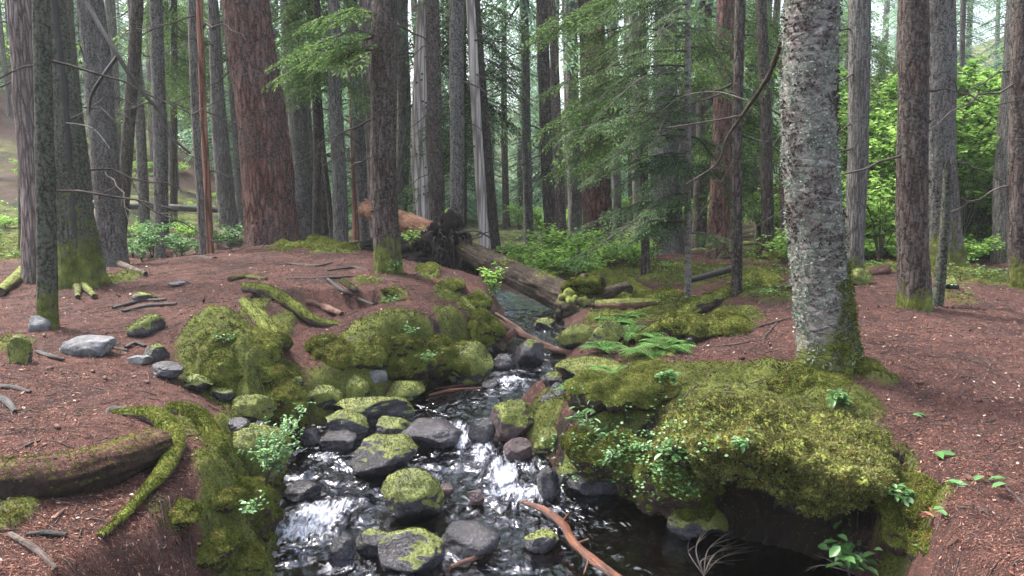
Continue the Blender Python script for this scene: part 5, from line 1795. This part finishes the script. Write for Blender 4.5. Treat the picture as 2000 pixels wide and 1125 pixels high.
def surf(px, py):
    dg = bpy.context.evaluated_depsgraph_get()
    ok, loc, nrm, *_ = bpy.context.scene.ray_cast(dg, Vector((0, 0, CAMZ)), Vector(ray(px, py)).normalized())
    return np.array(loc)


def plants():
    bpy.context.view_layer.update()
    rng = np.random.default_rng(88)
    # ferns
    for i, (px, py, L, n, lab) in enumerate((
        (1235,665,.42,13,'lush pale green fern in the middle of the right bank fern bed'), (1195,640,.34,10,'fern at the upper left of the fern bed'),
        (1300,690,.36,12,'low fern at the right end of the fern bed'), (1180,690,.30,9,'fern over the side pool below the mossy boulders'),
        (1265,700,.32,10,'front fern of the fern bed above the thin log'), (1160,760,.26,9,'fern on the near side of the broad yellow mossy boulder'),
        (1120,770,.18,6,'small fern touching the right waterline'), (1200,735,.24,8,'fern straggling over the edge of the bright moss cushion'),
        (1225,625,.26,7,'fern above the fern bed beside the root end'), (1330,675,.2,6,'little fern right of the fern bed'), (1190,575,.3,7,'thin fern behind the root end of the log'))):
        p = gpt(px, py)
        a = Acc(); fern_fronds(a, (0, 0, .02), L * 1.1, int(n * 1.6), rng, w=.24)
        t = thing('fern', lab, 'fern', p); a.build('fronds', M['fern'], t)
    # leafy shrub at the left of the stream
    shrub('leafy_shrub', 'delicate small leaved shrub leaning from the left bank over the water', W(520, 950, 4.25), .42, .24, 12, 620, .026, .62, 'leaf', 3, lean=(.10, .0), rstem=.0025, arch=.5)
    shrub('leafy_shrub', 'airy upper sprig of small leaves above the left bank shrub', W(545, 900, 4.7), .34, .20, 7, 190, .03, .6, 'leaf', 4, lean=(.08, .0), rstem=.002)
    shrub('small_plant', 'little leafy plant clinging low to the left mossy bank face', W(490, 1010, 3.75), .12, .12, 6, 60, .03, .7, 'leaf', 5, rstem=.0015)
    shrub('small_plant', 'tiny pale leafed plant on the mossy undercut bank', W(832, 712, 6.55), .12, .12, 6, 60, .035, .55, 'leaf', 6, rstem=.0015)
    shrub('small_plant', 'small green sprout on the crest of the undercut bank', W(800, 660, 6.7), .12, .1, 5, 50, .035, .5, 'leaf', 7, rstem=.0015)
    shrub('small_plant', 'dark green sprout on the tall left moss ridge', W(440, 672, 5.65), .08, .1, 5, 40, .03, .6, 'leaf', 8, rstem=.0015)
    shrub('small_plant', 'low plant on the litter in front of the moss clump', W(765, 595, 7.4), .08, .16, 6, 60, .035, .4, 'leaf', 9, rstem=.0015)
    shrub('small_plant', 'seedlings at the foot of the brown mound tree', W(775, 530, 8.9), .10, .14, 6, 60, .04, .5, 'leaf', 10, rstem=.0015)
    shrub('leafy_shrub', 'bright leafy bush between the mound edge and the fallen log', W(962, 592, 8.8), .46, .18, 9, 230, .05, .55, 'maple', 11, rstem=.003)
    shrub('leafy_shrub', 'yellow green sprig against the broken log behind the mound tree', W(803, 488, 11), .35, .22, 5, 70, .07, .6, 'maple', 12, rstem=.004)
    # leafy right bank
    for i, (px, py, lab, h, lL) in enumerate((
        (1120,850,'long leaved plant on the right bank above the waterline', .26, .06), (1195,905,'leafy clump at the stick on the right bank', .10, .04), (1250,880,'low leaf clump on the bank shoulder', .08, .035),
        (1335,905,'clump with large pale leaves on the bank nose', .13, .055), (1290,930,'small clover like clump below the large pale leaves', .08, .03), (1345,960,'clover leaves on the mossy nose above the capped stone', .07, .03),
        (1170,860,'grassy leaf tuft beside the long leaved plant', .10, .04), (1300,740,'two broad leaves on the top moss carpet', .05, .06), (1440,868,'small green leaves on the olive cushion', .04, .04),
        (1650,1115,'leafy plant with broad blades at the dark hollow foot', .16, .08), (1745,970,'fern like sprig on the right end of the olive cushion', .05, .05),
        (1630,780,'green leaves on the litter edge by the lichened tree', .04, .05))):
        p = surf(px, py)
        extra = .0
        shrub('small_plant', lab, (p[0], p[1] - .05, p[2] + extra), h, h * 1.1, 5, 46, lL, .5 if i else .24, 'leaf', 100 + i, 'plant', rstem=.0016)
    # fallen leafy sprigs on the right litter bank
    for i, (px, py, lab, n, L) in enumerate(((1850,885,'broad dark green curled leaf on the right litter', 2, .11), (1865,950,'sprig of green and tan leaves lying on the right litter', 6, .07), (1925,945,'pair of drooping green leaves near the right edge', 3, .075),
                                             (1850,1005,'green leaf pair lower on the right litter bank', 3, .06), (1825,1015,'tan dry leaves above the hollow bank corner', 5, .06), (1800,815,'dark leaf trio beyond the curled leaf', 3, .06), (1790,1060,'small green leaves at the bottom of the bank corner', 3, .045))):
        p = surf(px, py) + [0, 0, .01]; a = Acc(); k = n
        yw = rng.uniform(0, 6.28, k)
        d = unit(np.stack([np.cos(yw), np.sin(yw) * .8, rng.uniform(0, .35, k)], -1))
        V, Ff = leaf6(np.zeros((k, 3)) + rng.normal(size=(k, 3)) * [.03, .03, .003], d, unit(np.array([0, -.2, 1.]) + rng.normal(size=(k, 3)) * .25), L * rng.uniform(.8, 1.1, k), L * .42, rng, .1)
        a.add(V, Ff, np.repeat(rng.uniform(.3, .8, k), 6)); V, Fq = tube([(0, 0, 0), (.05, .02, .01), (.12, .03, 0)], [.002, .002, .001], 5); a.add(V, Fq)
        o = a.build('leaf_sprig', M['litter' if 'tan dry' in lab else 'leaf']); o.location = p; tag(o, lab, 'leaves')
    # background shrubs: one mesh each kind, copied
    kinds = {}
    for key, args, kw in (('maple', (1.5, 1.1, 10, 1300, .085, .8), dict(flat=.18, rstem=.012)), ('rhodo', (.8, .55, 9, 420, .11, .33), dict(flat=.35, rstem=.01)), ('low', (.55, .7, 9, 520, .075, .75), dict(flat=.15, rstem=.006)),
                          ('tallmaple', (3.6, 2.0, 9, 2600, .10, .85), dict(flat=.2, rstem=.022, arch=.7))):
        for v in range(2):
            st, lf = shrub_mesh(*args, np.random.default_rng(hash(key) % 1000 if False else len(key) * 7 + v), **kw)
            so = st.build('stems', M['root']); lo = lf.build('leaves', M['leaf' if key == 'rhodo' else 'maple'])
            kinds[key, v] = (so.data, lo.data); bpy.data.objects.remove(so); bpy.data.objects.remove(lo)

    def put(key, X, Y, s, name, lab, grp, i):
        t = thing(name, lab, 'shrub', (X, Y, gz(X, Y) - .03), grp)
        for nm, me in zip(('stems', 'leaves'), kinds[key, i % 2]):
            o = bpy.data.objects.new(nm, me); COL.objects.link(o); o.parent = t
        t.scale = (s, s, s * rng.uniform(.85, 1.1)); t.rotation_euler = (0, 0, rng.uniform(0, 6.28))
    for i in range(44):
        px = rng.uniform(-60, 520); Y = 15.5 + 13 * rng.random(); X = (px - 1000) / F * Y
        put('low', X, Y, rng.uniform(.35, .8), 'low_plant', 'low green plant dotting the dark mossy slope behind the left trunks', 'low plants on the left slope', i)
    n = 0
    for px, Y, s in ((1060,13,1.),(1100,12.5,1.1),(1140,12.8,1.),(1085,14.5,1.3),(1190,13.5,1.2),(1030,14,.8),(1215,14.5,1.3),(1160,12,.8),(1045,12,.7),(1120,14,1.4),(1010,15.5,.9),(1240,13,1.)):
        X = (px - 1000) / F * Y; put('low', X, Y, s * .95, 'maple_shrub', 'bright yellow green maple seedlings behind the main fallen log', 'maple seedlings behind the fallen log', n); n += 1
    for px, Y, s in ((258,14,.55),(296,13,.8),(330,14.5,.6),(352,12.6,.55),(300,16,.7),(392,14,.45),(275,12.4,.4),(450,14.5,.75),(425,15.5,.5),(345,13,.5),(240,15.5,.5),(180,17,.6)):
        X = (px - 1000) / F * Y; put('rhodo', X, Y, s, 'evergreen_shrub', 'glossy leaved shrub in the thicket between the left trunks and giant fir', 'glossy shrubs left of the giant fir', n); n += 1
    for i in range(95):
        px = rng.uniform(1480, 2150); Y = 13 + 16 * rng.random() ** 1.3
        if px < 1600: Y += 3
        X = (px - 1000) / F * Y; big = rng.random() < .55
        put('tallmaple' if big else 'maple', X, Y, rng.uniform(.7, 1.15), 'maple_shrub', ('tall' if big else 'low') + ' bright green maple thicket on the slope behind the right trunks', ('tall' if big else 'low') + ' maple thicket on the right slope', i)
    for i in range(46):
        px = rng.uniform(1500, 2120); Y = 12.2 + 6 * rng.random()
        if px < 1640: Y += 3
        X = (px - 1000) / F * Y
        put('maple', X, Y, rng.uniform(.55, 1.0), 'maple_shrub', 'low bright leafy bush at the edge of the litter behind the right trunks', 'low bushes along the edge of the right litter', i)
    for i in range(40):
        px = rng.uniform(1560, 2100); Y = 11.6 + 3.4 * rng.random()
        X = (px - 1000) / F * Y
        put('low', X, Y, rng.uniform(.6, 1.1), 'maple_seedling', 'ankle high leafy seedling in front of the bushes behind the right trunks', 'leafy seedlings before the right bushes', i)
    for i in range(34):
        px = rng.uniform(560, 1450); Y = 19 + 22 * rng.random()
        X = (px - 1000) / F * Y
        put('maple', X, Y, rng.uniform(.5, .9), 'maple_shrub', 'small green bush on the far valley floor behind the middle trunks', 'bushes on the far valley floor', i)
    for i in range(22):
        px = rng.uniform(-60, 160); Y = 30 + 14 * rng.random()
        X = (px - 1000) / F * Y
        put('tallmaple', X, Y, rng.uniform(.7, 1), 'maple_shrub', 'yellow green bush at the crest beyond the far left trunks', 'bushes on the left crest', i)
    # clover cover on the leafy bank
    P = []; rngc = np.random.default_rng(12)
    a = Acc(); k = 900
    px = rngc.normal(1240, 85, k); py = rngc.normal(890, 45, k)
    pts = np.array([surf(x, y) for x, y in zip(px[:400], py[:400])])
    pts = pts[pts[:, 2] > .12]
    ii = rngc.integers(0, len(pts), k); P = pts[ii] + rngc.normal(size=(k, 3)) * [.03, .02, .015] + [0, -.015, .015]
    yw = rngc.uniform(0, 6.28, k); d = unit(np.stack([np.cos(yw), np.sin(yw), rngc.uniform(-.2, .3, k)], -1))
    V, Ff = leaf6(P, d, unit(np.array([0, -.3, 1.]) + rngc.normal(size=(k, 3)) * .3), .022, .02, rngc); a.add(V, Ff, np.repeat(rngc.random(k), 6))
    o = a.build('clover', M['leaf']); tag(o, 'low clover like leaves among the moss of the right bank', 'ground cover', kind='stuff')
plants()


def debris():
    rng = np.random.default_rng(123)
    # broken twigs of the litter, past counting
    a = Acc(); n = 3600
    Y = 2.6 * np.exp(rng.random(n) * math.log(15 / 2.6)); X = rng.uniform(-.75, .75, n) * Y
    ok = edge_d(X, Y) < -.08
    X, Y = X[ok], Y[ok]
    for x, y in zip(X, Y):
        yaw = rng.uniform(0, 6.28); L = rng.uniform(.03, .16) * (y / 4) ** .5
        q = np.linspace(-.5, .5, 4)
        xs, ys = x + math.cos(yaw) * q * L + rng.normal(size=4) * .004, y + math.sin(yaw) * q * L
        P = np.stack([xs, ys, height(xs, ys) + .006], -1)
        r = rng.uniform(.0014, .0035) * (y / 4) ** .4
        V, Fq = tube(P, [r, r, r * .8, r * .5], 4); a.add(V, Fq)
    o = a.build('twig_litter', M['root']); tag(o, 'small broken twigs lying all over the litter', 'twigs', kind='stuff')
    # bark chips and cone scales
    n = 5200; Y = 2.3 * np.exp(rng.random(n) * math.log(13 / 2.3)); X = rng.uniform(-.75, .75, n) * Y
    ok = (edge_d(X, Y) < -.06) & (moss_f(X, Y) < .5); X, Y = X[ok], Y[ok]; n = len(X)
    z, N = normal_at(X, Y); P = np.stack([X, Y, z + .004], -1)
    d = unit(np.cross(N, rng.normal(size=P.shape)) + N * rng.normal(size=(n, 1)) * .2)
    L = rng.uniform(.012, .045, n) * (Y / 4) ** .5
    V, Fq = diamonds(P, d, unit(np.cross(N, d)), L, L * rng.uniform(.25, .6, n)); a2 = Acc()
    a2.add(V, Fq, np.repeat(rng.random(n) ** 1.6 * .9, 4))
    o = a2.build('bark_chips', M['litter'], smooth=False); tag(o, 'dark and rusty bark chips strewn over the litter', 'litter', kind='stuff')
    # low seedlings and leaves in the mossy middle distance
    a = Acc(); n = 9000
    Y = 6.5 * np.exp(rng.random(n) * math.log(20 / 6.5)); X = rng.uniform(-.7, .7, n) * Y
    m = moss_f(X, Y)
    cl = fbm(X * 1.3, Y * 1.3, 2.) > .12
    ok = (edge_d(X, Y) < -.1) & (m > .3) & cl & ((X > .3) | (Y > 12))
    X, Y = X[ok], Y[ok]
    P = np.stack([X, Y, height(X, Y) + rng.uniform(.01, .10, len(X))], -1)
    P = np.repeat(P, 4, 0) + rng.normal(size=(len(P) * 4, 3)) * [.03, .03, .01]
    k = len(P); yw = rng.uniform(0, 6.28, k)
    d = unit(np.stack([np.cos(yw), np.sin(yw), rng.uniform(-.3, .3, k)], -1))
    V, Ff = leaf6(P, d, unit(np.array([0, 0, 1.]) + rng.normal(size=(k, 3)) * .3), .035 * (P[:, 1] / 8) ** .6, .018 * (P[:, 1] / 8) ** .6, rng)
    a.add(V, Ff, np.repeat(rng.random(k), 6))
    o = a.build('ground_cover', M['fern']); tag(o, 'low green seedlings and leaves among the moss further off', 'ground cover', kind='stuff')
debris()

# ------------------------------------------------------------------ the misty air of the wood
def haze(density):
    t = NT('damp_air')
    v = t.n('VolumePrincipled')
    v.inputs['Color'].default_value = (.86, .93, .90, 1)
    v.inputs['Density'].default_value = density
    v.inputs['Anisotropy'].default_value = .2
    t.l(v.outputs[0], t.out.inputs['Volume'])
    a = Acc()
    V = np.array([(x, y, z) for x in (-290, 290) for y in (-8, 175) for z in (-8, 60)], float)
    a.add(V, [[0, 1, 3, 2], [4, 6, 7, 5], [0, 4, 5, 1], [2, 3, 7, 6], [0, 2, 6, 4], [1, 5, 7, 3]])
    o = a.build('haze', t.m, smooth=False)
    tag(o, 'thin pale air filling the wood', 'haze', kind='stuff')
    sc.cycles.volume_bounces = 0
haze(.0012)
